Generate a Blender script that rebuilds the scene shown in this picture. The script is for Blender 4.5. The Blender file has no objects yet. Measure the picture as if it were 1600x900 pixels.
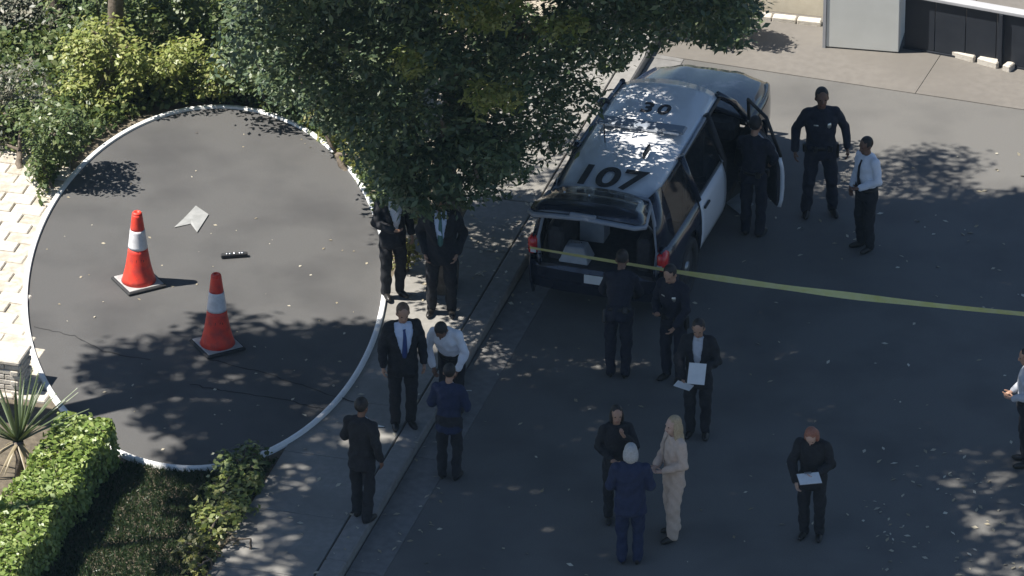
import bpy, bmesh, math, random
import numpy as np
from mathutils import Vector, Matrix
from mathutils.bvhtree import BVHTree
from mathutils import noise as mnoise

random.seed(7)
rng = np.random.default_rng(11)
scene = bpy.context.scene
COL = scene.collection

# ------------------------------------------------------------------ camera
DEP = math.radians(28.0)
DIST = 100.0
SPAN = 1600.0 / 117.0                      # metres across the frame at the target
cam_d = bpy.data.cameras.new('camera')
cam = bpy.data.objects.new('camera', cam_d)
COL.objects.link(cam)
cam_d.sensor_width = 36.0
cam_d.lens = 36.0 * DIST / SPAN
cam_d.clip_start = 1.0
cam_d.clip_end = 3000.0
CAMP = Vector((0, -DIST * math.cos(DEP), DIST * math.sin(DEP)))
cam.location = CAMP
cam.rotation_euler = (math.pi / 2 - DEP, 0, 0)
scene.camera = cam

# ------------------------------------------------------------------ world, sun, exposure
SUN_EL = math.radians(56)
SUN_BACK = math.radians(-3)
SDIR = Vector((-math.cos(SUN_EL) * math.cos(SUN_BACK), math.cos(SUN_EL) * math.sin(SUN_BACK), math.sin(SUN_EL)))
world = bpy.data.worlds.new('World')
scene.world = world
world.use_nodes = True
wn = world.node_tree
wn.nodes.clear()
sky = wn.nodes.new('ShaderNodeTexSky')
sky.sky_type = 'NISHITA'
sky.sun_disc = False
sky.sun_elevation = SUN_EL
sky.sun_rotation = math.atan2(SDIR.x, SDIR.y)
bgn = wn.nodes.new('ShaderNodeBackground')
bgn.inputs['Strength'].default_value = 0.058
sky.ozone_density = 4.0
sky.dust_density = 0.4
wo = wn.nodes.new('ShaderNodeOutputWorld')
wn.links.new(sky.outputs[0], bgn.inputs[0])
wn.links.new(bgn.outputs[0], wo.inputs[0])
sun_d = bpy.data.lights.new('sun', 'SUN')
sun_d.energy = 5.0
sun_d.angle = math.radians(0.53)
sun_d.color = (1.0, 0.95, 0.87)
sun = bpy.data.objects.new('sun', sun_d)
COL.objects.link(sun)
sun.rotation_euler = SDIR.to_track_quat('Z', 'Y').to_euler()
sun.location = SDIR * 60
scene.view_settings.view_transform = 'Standard'
scene.view_settings.look = 'None'
scene.view_settings.gamma = 1.0
scene.view_settings.exposure = 0.95
scene.cycles.max_bounces = 6
scene.cycles.transparent_max_bounces = 8

# ------------------------------------------------------------------ photograph pixel <-> place
FPX = 1600.0 * DIST / SPAN
CF = Vector((0, math.cos(DEP), -math.sin(DEP)))
CU = Vector((0, math.sin(DEP), math.cos(DEP)))
CR = Vector((1, 0, 0))
def G(px, py, h=0.0):
    d = CF * FPX + CR * (px - 800) - CU * (py - 450)
    t = (h - CAMP.z) / d.z
    return CAMP + d * t
def PX(v):
    r = Vector(v) - CAMP
    z = r.dot(CF)
    return 800 + FPX * r.dot(CR) / z, 450 - FPX * r.dot(CU) / z

# ------------------------------------------------------------------ object helpers
def tag(o, label=None, cat=None, group=None, kind=None):
    if label: o['label'] = label
    if cat: o['category'] = cat
    if group: o['group'] = group
    if kind: o['kind'] = kind
    return o
def empty(name, loc=(0, 0, 0), rz=0.0, label=None, cat=None, group=None):
    o = bpy.data.objects.new(name, None)
    COL.objects.link(o)
    o.location = loc
    o.rotation_euler = (0, 0, rz)
    o.empty_display_size = 0.2
    return tag(o, label, cat, group)
def link(name, me, mat=None, parent=None, smooth=True):
    o = bpy.data.objects.new(name, me)
    COL.objects.link(o)
    if mat is not None and not me.materials:
        me.materials.append(mat)
    if parent is not None: o.parent = parent
    if smooth and len(me.polygons):
        me.polygons.foreach_set('use_smooth', np.ones(len(me.polygons), dtype=bool))
    return o

class MB:
    def __init__(self):
        self.v = []; self.f = []
    def add(self, vs, fs, M=None):
        n = len(self.v)
        for p in vs:
            self.v.append(tuple(M @ Vector(p)) if M is not None else tuple(p))
        for f in fs: self.f.append([i + n for i in f])
        return self
    def box(self, c, s, M=None, taper=1.0, bev=0.0):
        x, y, z = s[0] / 2, s[1] / 2, s[2] / 2
        if bev:
            vs = []
            b = min(bev, x * .9, y * .9, z * .9)
            rings = []
            for (zz, ins) in ((-z, b), (-z + b, 0), (z - b, 0), (z, b)):
                k = taper if zz > 0 else 1.0
                X, Y = (x - ins) * k, (y - ins) * k
                bb = b * .8
                ring = [(X - bb, -Y), (X, -Y + bb), (X, Y - bb), (X - bb, Y), (-X + bb, Y), (-X, Y - bb), (-X, -Y + bb), (-X + bb, -Y)]
                vs += [(c[0] + p[0], c[1] + p[1], c[2] + zz) for p in ring]
            fs = [list(range(7, -1, -1)), list(range(24, 32))]
            for r in range(3):
                for i in range(8):
                    j = (i + 1) % 8
                    fs.append([r * 8 + i, r * 8 + j, r * 8 + 8 + j, r * 8 + 8 + i])
            return self.add(vs, fs, M)
        vs = []
        for zz, k in ((-z, 1.0), (z, taper)):
            vs += [(c[0] + X * k, c[1] + Y * k, c[2] + zz) for X, Y in ((-x, -y), (x, -y), (x, y), (-x, y))]
        fs = [[3, 2, 1, 0], [4, 5, 6, 7], [0, 1, 5, 4], [1, 2, 6, 5], [2, 3, 7, 6], [3, 0, 4, 7]]
        return self.add(vs, fs, M)
    def tube(self, pts, rs, n=10, cap=True, M=None):
        pts = [Vector(p) for p in pts]
        if not hasattr(rs, '__len__'): rs = [rs] * len(pts)
        vs = []; fs = []
        ref = None
        for i, p in enumerate(pts):
            t = (pts[min(i + 1, len(pts) - 1)] - pts[max(i - 1, 0)]).normalized()
            if ref is None:
                ref = Vector((1, 0, 0)) if abs(t.x) < .8 else Vector((0, 1, 0))
            b = t.cross(ref).normalized(); a = b.cross(t).normalized(); ref = a
            for k in range(n):
                th = 2 * math.pi * k / n
                vs.append(p + (a * math.cos(th) + b * math.sin(th)) * rs[i])
        for i in range(len(pts) - 1):
            for k in range(n):
                j = (k + 1) % n
                fs.append([i * n + k, i * n + j, (i + 1) * n + j, (i + 1) * n + k])
        if cap:
            fs.append(list(range(n - 1, -1, -1)))
            fs.append([(len(pts) - 1) * n + k for k in range(n)])
        return self.add(vs, fs, M)
    def capsule(self, p0, p1, r0, r1, n=10, M=None):
        p0 = Vector(p0); p1 = Vector(p1)
        t = (p1 - p0)
        L = t.length
        t = t / L if L > 1e-6 else Vector((0, 0, 1))
        pts = []; rs = []
        for a in (80, 50, 20):
            pts.append(p0 - t * r0 * math.sin(math.radians(a))); rs.append(r0 * math.cos(math.radians(a)))
        for a in (20, 50, 80):
            pts.append(p1 + t * r1 * math.sin(math.radians(a))); rs.append(r1 * math.cos(math.radians(a)))
        return self.tube(pts, rs, n, True, M)
    def ellipsoid(self, c, r, M=None, nu=14, nv=9):
        vs = [(c[0], c[1], c[2] - r[2])]; fs = []
        for j in range(1, nv):
            ph = -math.pi / 2 + math.pi * j / nv
            for i in range(nu):
                th = 2 * math.pi * i / nu
                vs.append((c[0] + r[0] * math.cos(ph) * math.cos(th), c[1] + r[1] * math.cos(ph) * math.sin(th), c[2] + r[2] * math.sin(ph)))
        vs.append((c[0], c[1], c[2] + r[2]))
        for i in range(nu):
            fs.append([0, 1 + (i + 1) % nu, 1 + i])
        for j in range(nv - 2):
            for i in range(nu):
                a = 1 + j * nu + i; b = 1 + j * nu + (i + 1) % nu
                fs.append([a, b, b + nu, a + nu])
        top = len(vs) - 1; base = 1 + (nv - 2) * nu
        for i in range(nu):
            fs.append([top, base + i, base + (i + 1) % nu])
        return self.add(vs, fs, M)
    def rings(self, rows, n=18, M=None):          # rows: (cx, cy, z, rx, ry)
        vs = []; fs = []
        for (cx, cy, z, rx, ry) in rows:
            for k in range(n):
                th = 2 * math.pi * k / n
                vs.append((cx + rx * math.cos(th), cy + ry * math.sin(th), z))
        for i in range(len(rows) - 1):
            for k in range(n):
                j = (k + 1) % n
                fs.append([i * n + k, i * n + j, (i + 1) * n + j, (i + 1) * n + k])
        fs.append(list(range(n - 1, -1, -1))); fs.append([(len(rows) - 1) * n + k for k in range(n)])
        return self.add(vs, fs, M)
    def lathe(self, prof, n=32, M=None):          # prof: (r, z)
        return self.rings([(0, 0, z, r, r) for r, z in prof], n, M)
    def grid(self, rows, M=None, close=False):    # rows of equal length point lists
        n = len(rows[0]); vs = [p for r in rows for p in r]; fs = []
        for i in range(len(rows) - 1):
            for k in range(n - 1 + (1 if close else 0)):
                j = (k + 1) % n
                fs.append([i * n + k, i * n + j, (i + 1) * n + j, (i + 1) * n + k])
        return self.add(vs, fs, M)
    def slab(self, poly, z0, z1):                 # prism over a polygon (x, y)
        n = len(poly)
        vs = [(p[0], p[1], z0) for p in poly] + [(p[0], p[1], z1) for p in poly]
        fs = [list(range(n - 1, -1, -1)), list(range(n, 2 * n))]
        for i in range(n):
            j = (i + 1) % n
            fs.append([i, j, n + j, n + i])
        return self.add(vs, fs)
    def mesh(self, name='mesh'):
        me = bpy.data.meshes.new(name)
        me.from_pydata(self.v, [], self.f)
        me.validate()
        bm = bmesh.new(); bm.from_mesh(me)
        bmesh.ops.recalc_face_normals(bm, faces=bm.faces)
        bm.to_mesh(me); bm.free()
        return me
    def build(self, name, mat=None, parent=None, smooth=True, thick=0.0, bevel=0.0, subdiv=0):
        o = link(name, self.mesh(name), mat, parent, smooth)
        if bevel:
            m = o.modifiers.new('bevel', 'BEVEL'); m.width = bevel; m.segments = 2; m.limit_method = 'ANGLE'
        if subdiv:
            m = o.modifiers.new('sub', 'SUBSURF'); m.levels = subdiv; m.render_levels = subdiv
        if thick:
            m = o.modifiers.new('solid', 'SOLIDIFY'); m.thickness = thick; m.offset = -1
        return o

def sharp(o, ang=40):
    me = o.data
    me.polygons.foreach_set('use_smooth', np.ones(len(me.polygons), dtype=bool))
    try: me.set_sharp_from_angle(angle=math.radians(ang))
    except Exception: pass
    return o

def remesh(mb, voxel, smooth=3, name='mesh', dec=0.0):
    o = bpy.data.objects.new('tmp', mb.mesh(name))
    COL.objects.link(o)
    m = o.modifiers.new('r', 'REMESH'); m.mode = 'VOXEL'; m.voxel_size = voxel; m.use_smooth_shade = True
    if smooth:
        s = o.modifiers.new('s', 'SMOOTH'); s.iterations = smooth; s.factor = .5
    dg = bpy.context.evaluated_depsgraph_get()
    me = bpy.data.meshes.new_from_object(o.evaluated_get(dg))
    old = o.data
    bpy.data.objects.remove(o); bpy.data.meshes.remove(old)
    me.name = name
    return me

# ------------------------------------------------------------------ materials
def mat(name, c, rough=.6, c2=None, scale=8.0, detail=5, bump=0.0, bscale=60.0, metal=0.0, spec=.4, coat=0.0, lo=.35, hi=.65, c3=None, scale3=1.0, coords='Object'):
    m = bpy.data.materials.new(name); m.use_nodes = True
    nt = m.node_tree; b = nt.nodes['Principled BSDF']
    b.inputs['Base Color'].default_value = (*c, 1)
    b.inputs['Roughness'].default_value = rough
    b.inputs['Metallic'].default_value = metal
    b.inputs['Specular IOR Level'].default_value = spec
    b.inputs['Coat Weight'].default_value = coat
    tc = nt.nodes.new('ShaderNodeTexCoord')
    if c2 is not None:
        n = nt.nodes.new('ShaderNodeTexNoise'); n.inputs['Scale'].default_value = scale; n.inputs['Detail'].default_value = detail
        nt.links.new(tc.outputs[coords], n.inputs['Vector'])
        r = nt.nodes.new('ShaderNodeMapRange'); r.inputs['From Min'].default_value = lo; r.inputs['From Max'].default_value = hi
        nt.links.new(n.outputs['Fac'], r.inputs['Value'])
        x = nt.nodes.new('ShaderNodeMix'); x.data_type = 'RGBA'
        x.inputs[6].default_value = (*c, 1); x.inputs[7].default_value = (*c2, 1)
        nt.links.new(r.outputs['Result'], x.inputs[0])
        outc = x.outputs[2]
        if c3 is not None:
            n3 = nt.nodes.new('ShaderNodeTexNoise'); n3.inputs['Scale'].default_value = scale3; n3.inputs['Detail'].default_value = 4
            nt.links.new(tc.outputs[coords], n3.inputs['Vector'])
            r3 = nt.nodes.new('ShaderNodeMapRange'); r3.inputs['From Min'].default_value = .45; r3.inputs['From Max'].default_value = .7
            nt.links.new(n3.outputs['Fac'], r3.inputs['Value'])
            x3 = nt.nodes.new('ShaderNodeMix'); x3.data_type = 'RGBA'; x3.inputs[7].default_value = (*c3, 1)
            nt.links.new(r3.outputs['Result'], x3.inputs[0]); nt.links.new(outc, x3.inputs[6])
            outc = x3.outputs[2]
        nt.links.new(outc, b.inputs['Base Color'])
    if bump:
        nb = nt.nodes.new('ShaderNodeTexNoise'); nb.inputs['Scale'].default_value = bscale; nb.inputs['Detail'].default_value = 6
        nt.links.new(tc.outputs[coords], nb.inputs['Vector'])
        bp = nt.nodes.new('ShaderNodeBump'); bp.inputs['Strength'].default_value = bump; bp.inputs['Distance'].default_value = .02
        nt.links.new(nb.outputs['Fac'], bp.inputs['Height']); nt.links.new(bp.outputs[0], b.inputs['Normal'])
    return m

def leaf_mat(name, c1, c2, c3, rough=.42, trans=.3):
    m = bpy.data.materials.new(name); m.use_nodes = True
    nt = m.node_tree; nt.nodes.clear()
    out = nt.nodes.new('ShaderNodeOutputMaterial')
    geo = nt.nodes.new('ShaderNodeNewGeometry')
    ramp = nt.nodes.new('ShaderNodeValToRGB')
    e = ramp.color_ramp.elements
    e[0].color = (*c1, 1); e[1].color = (*c3, 1)
    mid = ramp.color_ramp.elements.new(.55); mid.color = (*c2, 1)
    nt.links.new(geo.outputs['Random Per Island'], ramp.inputs[0])
    p = nt.nodes.new('ShaderNodeBsdfPrincipled'); p.inputs['Roughness'].default_value = rough
    p.inputs['Specular IOR Level'].default_value = .5
    t = nt.nodes.new('ShaderNodeBsdfTranslucent')
    g = nt.nodes.new('ShaderNodeMix'); g.data_type = 'RGBA'; g.blend_type = 'MULTIPLY'; g.inputs[0].default_value = 1
    g.inputs[7].default_value = (1.25, 1.2, .55, 1)
    nt.links.new(ramp.outputs[0], g.inputs[6]); nt.links.new(g.outputs[2], t.inputs[0])
    nt.links.new(ramp.outputs[0], p.inputs['Base Color'])
    mx = nt.nodes.new('ShaderNodeMixShader'); mx.inputs[0].default_value = trans
    nt.links.new(p.outputs[0], mx.inputs[1]); nt.links.new(t.outputs[0], mx.inputs[2]); nt.links.new(mx.outputs[0], out.inputs[0])
    return m

def glass_mat(name, c, rough=.05, alpha=.45):
    m = mat(name, c, rough, spec=.6)
    m.node_tree.nodes['Principled BSDF'].inputs['Alpha'].default_value = alpha
    return m

M = {}
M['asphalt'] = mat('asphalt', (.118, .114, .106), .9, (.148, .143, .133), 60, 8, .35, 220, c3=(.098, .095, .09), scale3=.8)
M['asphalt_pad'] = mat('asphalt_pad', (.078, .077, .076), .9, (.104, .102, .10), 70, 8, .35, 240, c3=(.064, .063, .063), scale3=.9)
M['crack'] = mat('crack', (.03, .03, .03), .95)
M['white_paint'] = mat('white_paint', (.82, .82, .81), .6, (.76, .76, .74), 30)
M['concrete'] = mat('concrete', (.22, .212, .195), .9, (.26, .25, .232), 14, 8, .2, 120, c3=(.195, .187, .17), scale3=1.2)
M['curb'] = mat('curb', (.20, .192, .18), .9, (.25, .24, .225), 10, 8, .2, 120)
M['gutter'] = mat('gutter', (.15, .145, .14), .9, (.195, .19, .182), 8, 8, .2, 120)
M['apron'] = mat('apron', (.145, .133, .118), .9, (.168, .154, .137), 9, 8, .2, 120, c3=(.135, .124, .11), scale3=.6)
M['soil'] = mat('soil', (.09, .075, .055), .95, (.15, .125, .09), 14, 8, .5, 60)
M['litter_ground'] = mat('litter_ground', (.30, .26, .20), .95, (.42, .37, .29), 18, 8, .5, 60)
M['stone'] = mat('stone', (.44, .40, .34), .85, (.58, .54, .48), 11, 8, .3, 60)
M['stone2'] = mat('stone2', (.36, .32, .26), .85, (.52, .48, .41), 11, 8, .3, 60)
M['bark'] = mat('bark', (.10, .08, .06), .95, (.17, .14, .11), 12, 8, .6, 40)
M['wall_grey'] = mat('wall_grey', (.60, .60, .56), .85, (.64, .64, .60), 3, 6, .08, 120)
M['stucco'] = mat('stucco', (.55, .50, .40), .9, (.60, .55, .45), 9, 6, .2, 90)
M['garage_dark'] = mat('garage_dark', (.014, .018, .026), .6, (.02, .024, .032), 4)
M['eave'] = mat('eave', (.36, .36, .37), .7, (.4, .4, .41), 6)
M['roof_tile'] = mat('roof_tile', (.30, .28, .25), .85, (.36, .33, .29), 12)
M['orange'] = mat('orange', (.70, .04, .025), .5, (.78, .07, .035), 9, spec=.4, c3=(.46, .05, .04), scale3=7)
M['reflective'] = mat('reflective', (.70, .70, .72), .4, (.56, .56, .58), 14)
M['rubber'] = mat('rubber', (.025, .025, .027), .8, (.04, .04, .04), 20)
M['base_grey'] = mat('base_grey', (.30, .30, .30), .8, (.40, .40, .39), 16)
M['ink'] = mat('ink', (.02, .018, .02), .7)
M['paper'] = mat('paper', (.74, .74, .72), .8, (.68, .68, .66), 12)
M['paper_dirty'] = mat('paper_dirty', (.24, .245, .24), .8, (.30, .305, .30), 8)
M['chrome'] = mat('chrome', (.75, .75, .78), .25, metal=1.0)
M['tape'] = mat('tape', (.74, .72, .26), .4, (.80, .79, .42), 6)
M['car_white'] = mat('car_white', (.74, .75, .77), .3, (.70, .71, .73), 3, coat=.5)
M['car_black'] = mat('car_black', (.012, .016, .03), .25, (.016, .02, .035), 3, coat=.7)
M['trim_black'] = mat('trim_black', (.02, .02, .022), .6, (.03, .03, .03), 20)
M['trim_grey'] = mat('trim_grey', (.22, .25, .30), .45, (.26, .29, .34), 8)
M['interior'] = mat('interior', (.03, .03, .034), .85, (.045, .045, .05), 14)
M['glass'] = glass_mat('glass', (.02, .025, .03))
M['red_lens'] = mat('red_lens', (.62, .012, .02), .25, (.7, .03, .03), 10, coat=.6)
M['clear_lens'] = mat('clear_lens', (.6, .62, .65), .15, coat=.8)
M['amber_lens'] = mat('amber_lens', (.7, .25, .03), .2)
M['blue_lens'] = mat('blue_lens', (.03, .06, .4), .2)
M['rim'] = mat('rim', (.12, .12, .125), .45, metal=.6)
M['steel'] = mat('steel', (.35, .36, .37), .4, metal=.9)
M['case_grey'] = mat('case_grey', (.36, .38, .40), .6, (.42, .44, .46), 10)
# leaves
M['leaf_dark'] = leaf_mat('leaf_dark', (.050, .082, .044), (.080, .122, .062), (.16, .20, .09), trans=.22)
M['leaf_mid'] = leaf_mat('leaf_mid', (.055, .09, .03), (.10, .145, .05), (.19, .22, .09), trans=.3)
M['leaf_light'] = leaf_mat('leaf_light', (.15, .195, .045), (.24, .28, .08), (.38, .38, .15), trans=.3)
M['leaf_yellow'] = leaf_mat('leaf_yellow', (.12, .14, .03), (.20, .21, .055), (.30, .28, .10), trans=.35)
M['leaf_grey'] = leaf_mat('leaf_grey', (.07, .085, .06), (.13, .14, .10), (.25, .23, .18), trans=.2)
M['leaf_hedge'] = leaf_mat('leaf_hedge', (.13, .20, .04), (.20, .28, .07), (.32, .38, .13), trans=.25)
M['leaf_yucca'] = leaf_mat('leaf_yucca', (.06, .09, .045), (.09, .125, .06), (.16, .18, .09), trans=.15)
M['leaf_dead'] = leaf_mat('leaf_dead', (.20, .16, .10), (.30, .25, .16), (.40, .34, .24), trans=.2)
M['leaf_fallen'] = leaf_mat('leaf_fallen', (.25, .21, .14), (.42, .37, .27), (.6, .56, .46), trans=.1)
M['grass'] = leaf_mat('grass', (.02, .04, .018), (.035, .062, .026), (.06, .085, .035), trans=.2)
# people
M['skin_tan'] = mat('skin_tan', (.38, .22, .15), .55, (.42, .25, .17), 20)
M['skin_brown'] = mat('skin_brown', (.16, .085, .055), .55, (.19, .10, .065), 20)
M['skin_pale'] = mat('skin_pale', (.50, .33, .25), .55, (.54, .36, .28), 20)
M['hair_black'] = mat('hair_black', (.012, .010, .010), .6, (.03, .025, .022), 60)
M['hair_brown'] = mat('hair_brown', (.10, .06, .035), .6, (.16, .10, .06), 60)
M['hair_red'] = mat('hair_red', (.24, .09, .055), .6, (.33, .14, .09), 60)
M['hair_blond'] = mat('hair_blond', (.36, .27, .16), .6, (.48, .37, .23), 60)
M['hair_grey'] = mat('hair_grey', (.34, .34, .33), .6, (.46, .46, .45), 60)
M['navy_uniform'] = mat('navy_uniform', (.010, .012, .022), .85, (.016, .018, .030), 30, bump=.2, bscale=30)
M['black_suit'] = mat('black_suit', (.010, .011, .014), .85, (.018, .019, .023), 30, bump=.2, bscale=30)
M['navy_suit'] = mat('navy_suit', (.012, .020, .055), .85, (.018, .028, .07), 30, bump=.2, bscale=30)
M['beige_suit'] = mat('beige_suit', (.56, .43, .34), .85, (.62, .48, .38), 30, bump=.2, bscale=30)
M['white_shirt'] = mat('white_shirt', (.72, .75, .82), .85, (.78, .80, .86), 30, bump=.2, bscale=30)
M['pale_blue_shirt'] = mat('pale_blue_shirt', (.50, .58, .74), .85, (.55, .62, .78), 30, bump=.2, bscale=30)
M['grey_shirt'] = mat('grey_shirt', (.42, .44, .48), .85, (.47, .49, .53), 30, bump=.2, bscale=30)
M['tie_dark'] = mat('tie_dark', (.012, .013, .02), .6, (.02, .02, .03), 60)
M['tie_blue'] = mat('tie_blue', (.02, .045, .16), .6, (.03, .06, .2), 60)
M['tie_green'] = mat('tie_green', (.05, .13, .12), .6, (.07, .17, .15), 60)
M['dark_trousers'] = mat('dark_trousers', (.012, .013, .017), .85, (.02, .021, .026), 30, bump=.2, bscale=30)
M['leather'] = mat('leather', (.012, .011, .010), .4, (.02, .018, .016), 30)
M['badge'] = mat('badge', (.8, .78, .7), .3, metal=.8)
M['eye'] = mat('eye', (.03, .025, .02), .2)
M['lip'] = mat('lip', (.28, .10, .08), .5)
M['glove'] = mat('glove', (.30, .42, .55), .5)

# ------------------------------------------------------------------ road frame
A0 = G(600, 900); B0 = G(850, 470)
RD = (B0 - A0).normalized()                       # along the road, away from the camera
RN = Vector((RD.y, -RD.x, 0))                     # to the right, across the road
ROAD_RZ = math.atan2(RD.y, RD.x) - math.pi / 2
def R(u, w, z=0.0):                               # u along, w across (0 = right edge of gutter pan)
    p = A0 + RD * u + RN * w
    return Vector((p.x, p.y, z))
def RU(v):
    d = Vector(v) - A0
    return d.dot(RD), d.dot(RN)
KERB = 0.13

# ground sheet to the horizon
g = MB().add([(-900, -900, -.012), (900, -900, -.012), (900, 900, -.012), (-900, 900, -.012)], [[0, 1, 2, 3]])
tag(g.build('ground', M['soil']), kind='structure')
# asphalt road
g = MB().add([R(-30, 0), R(-30, 16), R(30, 16), R(30, 0)], [[0, 1, 2, 3]])
road = tag(g.build('road', M['asphalt']), kind='structure')
# gutter pan and kerb in cast segments
gut = tag(empty('gutter'), kind='structure')
krb = tag(empty('kerb'), kind='structure')
seg = 3.0
k0 = -9.0
gm = None
mb = MB().box((0, 0, -.01), (.46, seg - .015, .04), bev=.006)
gme = mb.mesh('gutter_slab')
mb = MB().box((0, 0, .0), (.28, seg - .012, KERB * 2 + .03), bev=.02)
kme = mb.mesh('kerb_stone')
for i in range(11):
    u = k0 + seg * (i + .5)
    o = link('gutter_slab', gme, M['gutter'], gut, False); p = R(u, -.235); o.location = (p.x, p.y, 0.0 + random.uniform(-.001, .001)); o.rotation_euler = (0, math.radians(1.6), ROAD_RZ)
    o = link('kerb_stone', kme, M['curb'], krb, False); p = R(u, -.62); o.location = (p.x, p.y, 0); o.rotation_euler = (0, 0, ROAD_RZ)
# raised planting ground on the left
g = MB().slab([R(-16, -.77), R(24, -.77), R(24, -40), R(-16, -40)], -.01, KERB - .02)
tag(g.build('planting_bed', M['soil'], smooth=False), kind='structure')
# sidewalk of slabs
sw = tag(empty('sidewalk'), kind='structure')
SWW = 1.30
sme = [MB().box((0, 0, 0), (SWW - .012, 1.5 - .014, .10), bev=.008).mesh('slab') for _ in range(1)][0]
for i in range(20):
    u = -8.0 + 1.5 * (i + .5)
    o = link('slab', sme, M['concrete'], sw, False); p = R(u, -.775 - SWW / 2)
    o.location = (p.x, p.y, KERB - .045 + random.uniform(-.003, .003)); o.rotation_euler = (random.uniform(-.003, .003), random.uniform(-.003, .003), ROAD_RZ)
SWL = -.775 - SWW                                 # left edge of the sidewalk
Z0 = KERB

# pale leaf-littered path left of the sidewalk, beyond the inset pad
g = MB().add([R(8.2, SWL - .01, KERB - .008), R(24, SWL - .01, KERB - .008), R(24, SWL - 3.2, KERB - .008), R(9.0, SWL - 2.0, KERB - .008)], [[0, 1, 2, 3]])
tag(g.build('gravel_path', M['litter_ground']), kind='structure')

# concrete apron before the gate
a1 = G(1430, 147); a2 = G(1590, 171)
ad = (a2 - a1).normalized(); an = Vector((-ad.y, ad.x, 0))
if an.y < 0: an = -an
apron = tag(empty('driveway_apron'), kind='structure')
def AP(s, t, z=0.0):
    p = a1 + ad * s + an * t
    return Vector((p.x, p.y, z))
for i in range(-1, 2):
    for j in range(0, 2):
        s0, s1 = i * 4.6 + .006, (i + 1) * 4.6
        t0, t1 = j * 2.9 + .006, (j + 1) * 2.9
        g = MB().slab([AP(s0, t0), AP(s1, t0), AP(s1, t1), AP(s0, t1)], -.02, .012 + random.uniform(0, .004))
        g.build('slab', M['apron'], apron, False, bevel=.006)

# ------------------------------------------------------------------ added oval pad for the inset view, ringed by its white border
PCX, PCY, PRX, PRY = 322.0, 450.0, 281.0, 282.0
ZP = KERB + .012
pc = G(PCX, PCY, ZP)
rx = (G(PCX + PRX, PCY, ZP) - G(PCX - PRX, PCY, ZP)).length / 2
py_far = G(PCX, PCY - PRY, ZP); py_near = G(PCX, PCY + PRY, ZP)
pc = (py_far + py_near) / 2
ry = (py_far - py_near).length / 2
N = 128
pad = tag(empty('inset_pad'), kind='structure')
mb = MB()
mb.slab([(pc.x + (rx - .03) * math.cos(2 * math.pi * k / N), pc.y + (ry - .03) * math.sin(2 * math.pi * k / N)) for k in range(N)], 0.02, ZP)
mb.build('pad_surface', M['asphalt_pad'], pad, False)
mb = MB()
prof = [(-.034, -.05), (-.034, .026), (-.026, .034), (.026, .034), (.034, .026), (.034, -.05)]
rows = []
for k in range(N + 1):
    th = 2 * math.pi * k / N
    c, s = math.cos(th), math.sin(th)
    nx, ny = c / rx, s / ry
    l = math.hypot(nx, ny); nx /= l; ny /= l
    rows.append([(pc.x + rx * c + nx * d, pc.y + ry * s + ny * d, ZP + z) for d, z in prof])
mb.grid(rows)
mb.build('inset_ring', M['white_paint'], pad)
# cracks: thin recess-coloured ribbons
def ribbon(name, pts, w, m, z, parent=None, jitter=0.0):
    mb = MB(); rows = []
    for i, p in enumerate(pts):
        a = pts[max(i - 1, 0)]; b = pts[min(i + 1, len(pts) - 1)]
        t = (b - a).normalized(); n = Vector((-t.y, t.x, 0))
        ww = w * random.uniform(.5, 1.3)
        rows.append([(p + n * ww / 2 + Vector((0, 0, z))), (p - n * ww / 2 + Vector((0, 0, z)))])
    mb.grid(rows)
    return mb.build(name, m, parent)
def wiggle(pix, n, amp, h):
    out = []
    for (x0, y0), (x1, y1) in zip(pix[:-1], pix[1:]):
        for k in range(n):
            t = k / n
            out.append(G(x0 + (x1 - x0) * t + random.uniform(-amp, amp), y0 + (y1 - y0) * t + random.uniform(-amp, amp) * .6, h))
    return out
ribbon('crack', wiggle([(52, 512), (115, 525), (160, 548), (245, 566)], 8, 2.5, ZP), .02, M['crack'], .004, pad)
ribbon('crack', wiggle([(328, 562), (420, 585), (500, 612), (560, 630)], 8, 2.5, ZP), .02, M['crack'], .004, pad)
ribbon('crack', wiggle([(295, 600), (360, 613), (440, 624), (515, 643)], 8, 2.5, ZP), .024, M['crack'], .004, pad)

# ------------------------------------------------------------------ foliage builders
def leaf_mesh(name, C, nrm, L, W, m, droop=0.0):
    n = len(C)
    nrm = nrm / np.maximum(np.linalg.norm(nrm, axis=1, keepdims=True), 1e-6)
    r = rng.normal(size=(n, 3)); r[:, 2] -= droop
    u = r - (r * nrm).sum(1, keepdims=True) * nrm
    u /= np.maximum(np.linalg.norm(u, axis=1, keepdims=True), 1e-6)
    w = np.cross(nrm, u)
    s = rng.uniform(.45, 1.5, size=(n, 1))
    V = np.empty((n, 4, 3), dtype=np.float32)
    V[:, 0] = C - u * L * .5 * s
    V[:, 1] = C + w * W * .5 * s + nrm * W * .12
    V[:, 2] = C + u * L * .5 * s
    V[:, 3] = C - w * W * .5 * s + nrm * W * .12
    me = bpy.data.meshes.new(name)
    me.vertices.add(n * 4); me.vertices.foreach_set('co', V.reshape(-1))
    me.loops.add(n * 4); me.loops.foreach_set('vertex_index', np.arange(n * 4, dtype=np.int32))
    me.polygons.add(n); me.polygons.foreach_set('loop_start', np.arange(0, n * 4, 4, dtype=np.int32))
    me.update(calc_edges=True)
    me.materials.append(m)
    return me
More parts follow.
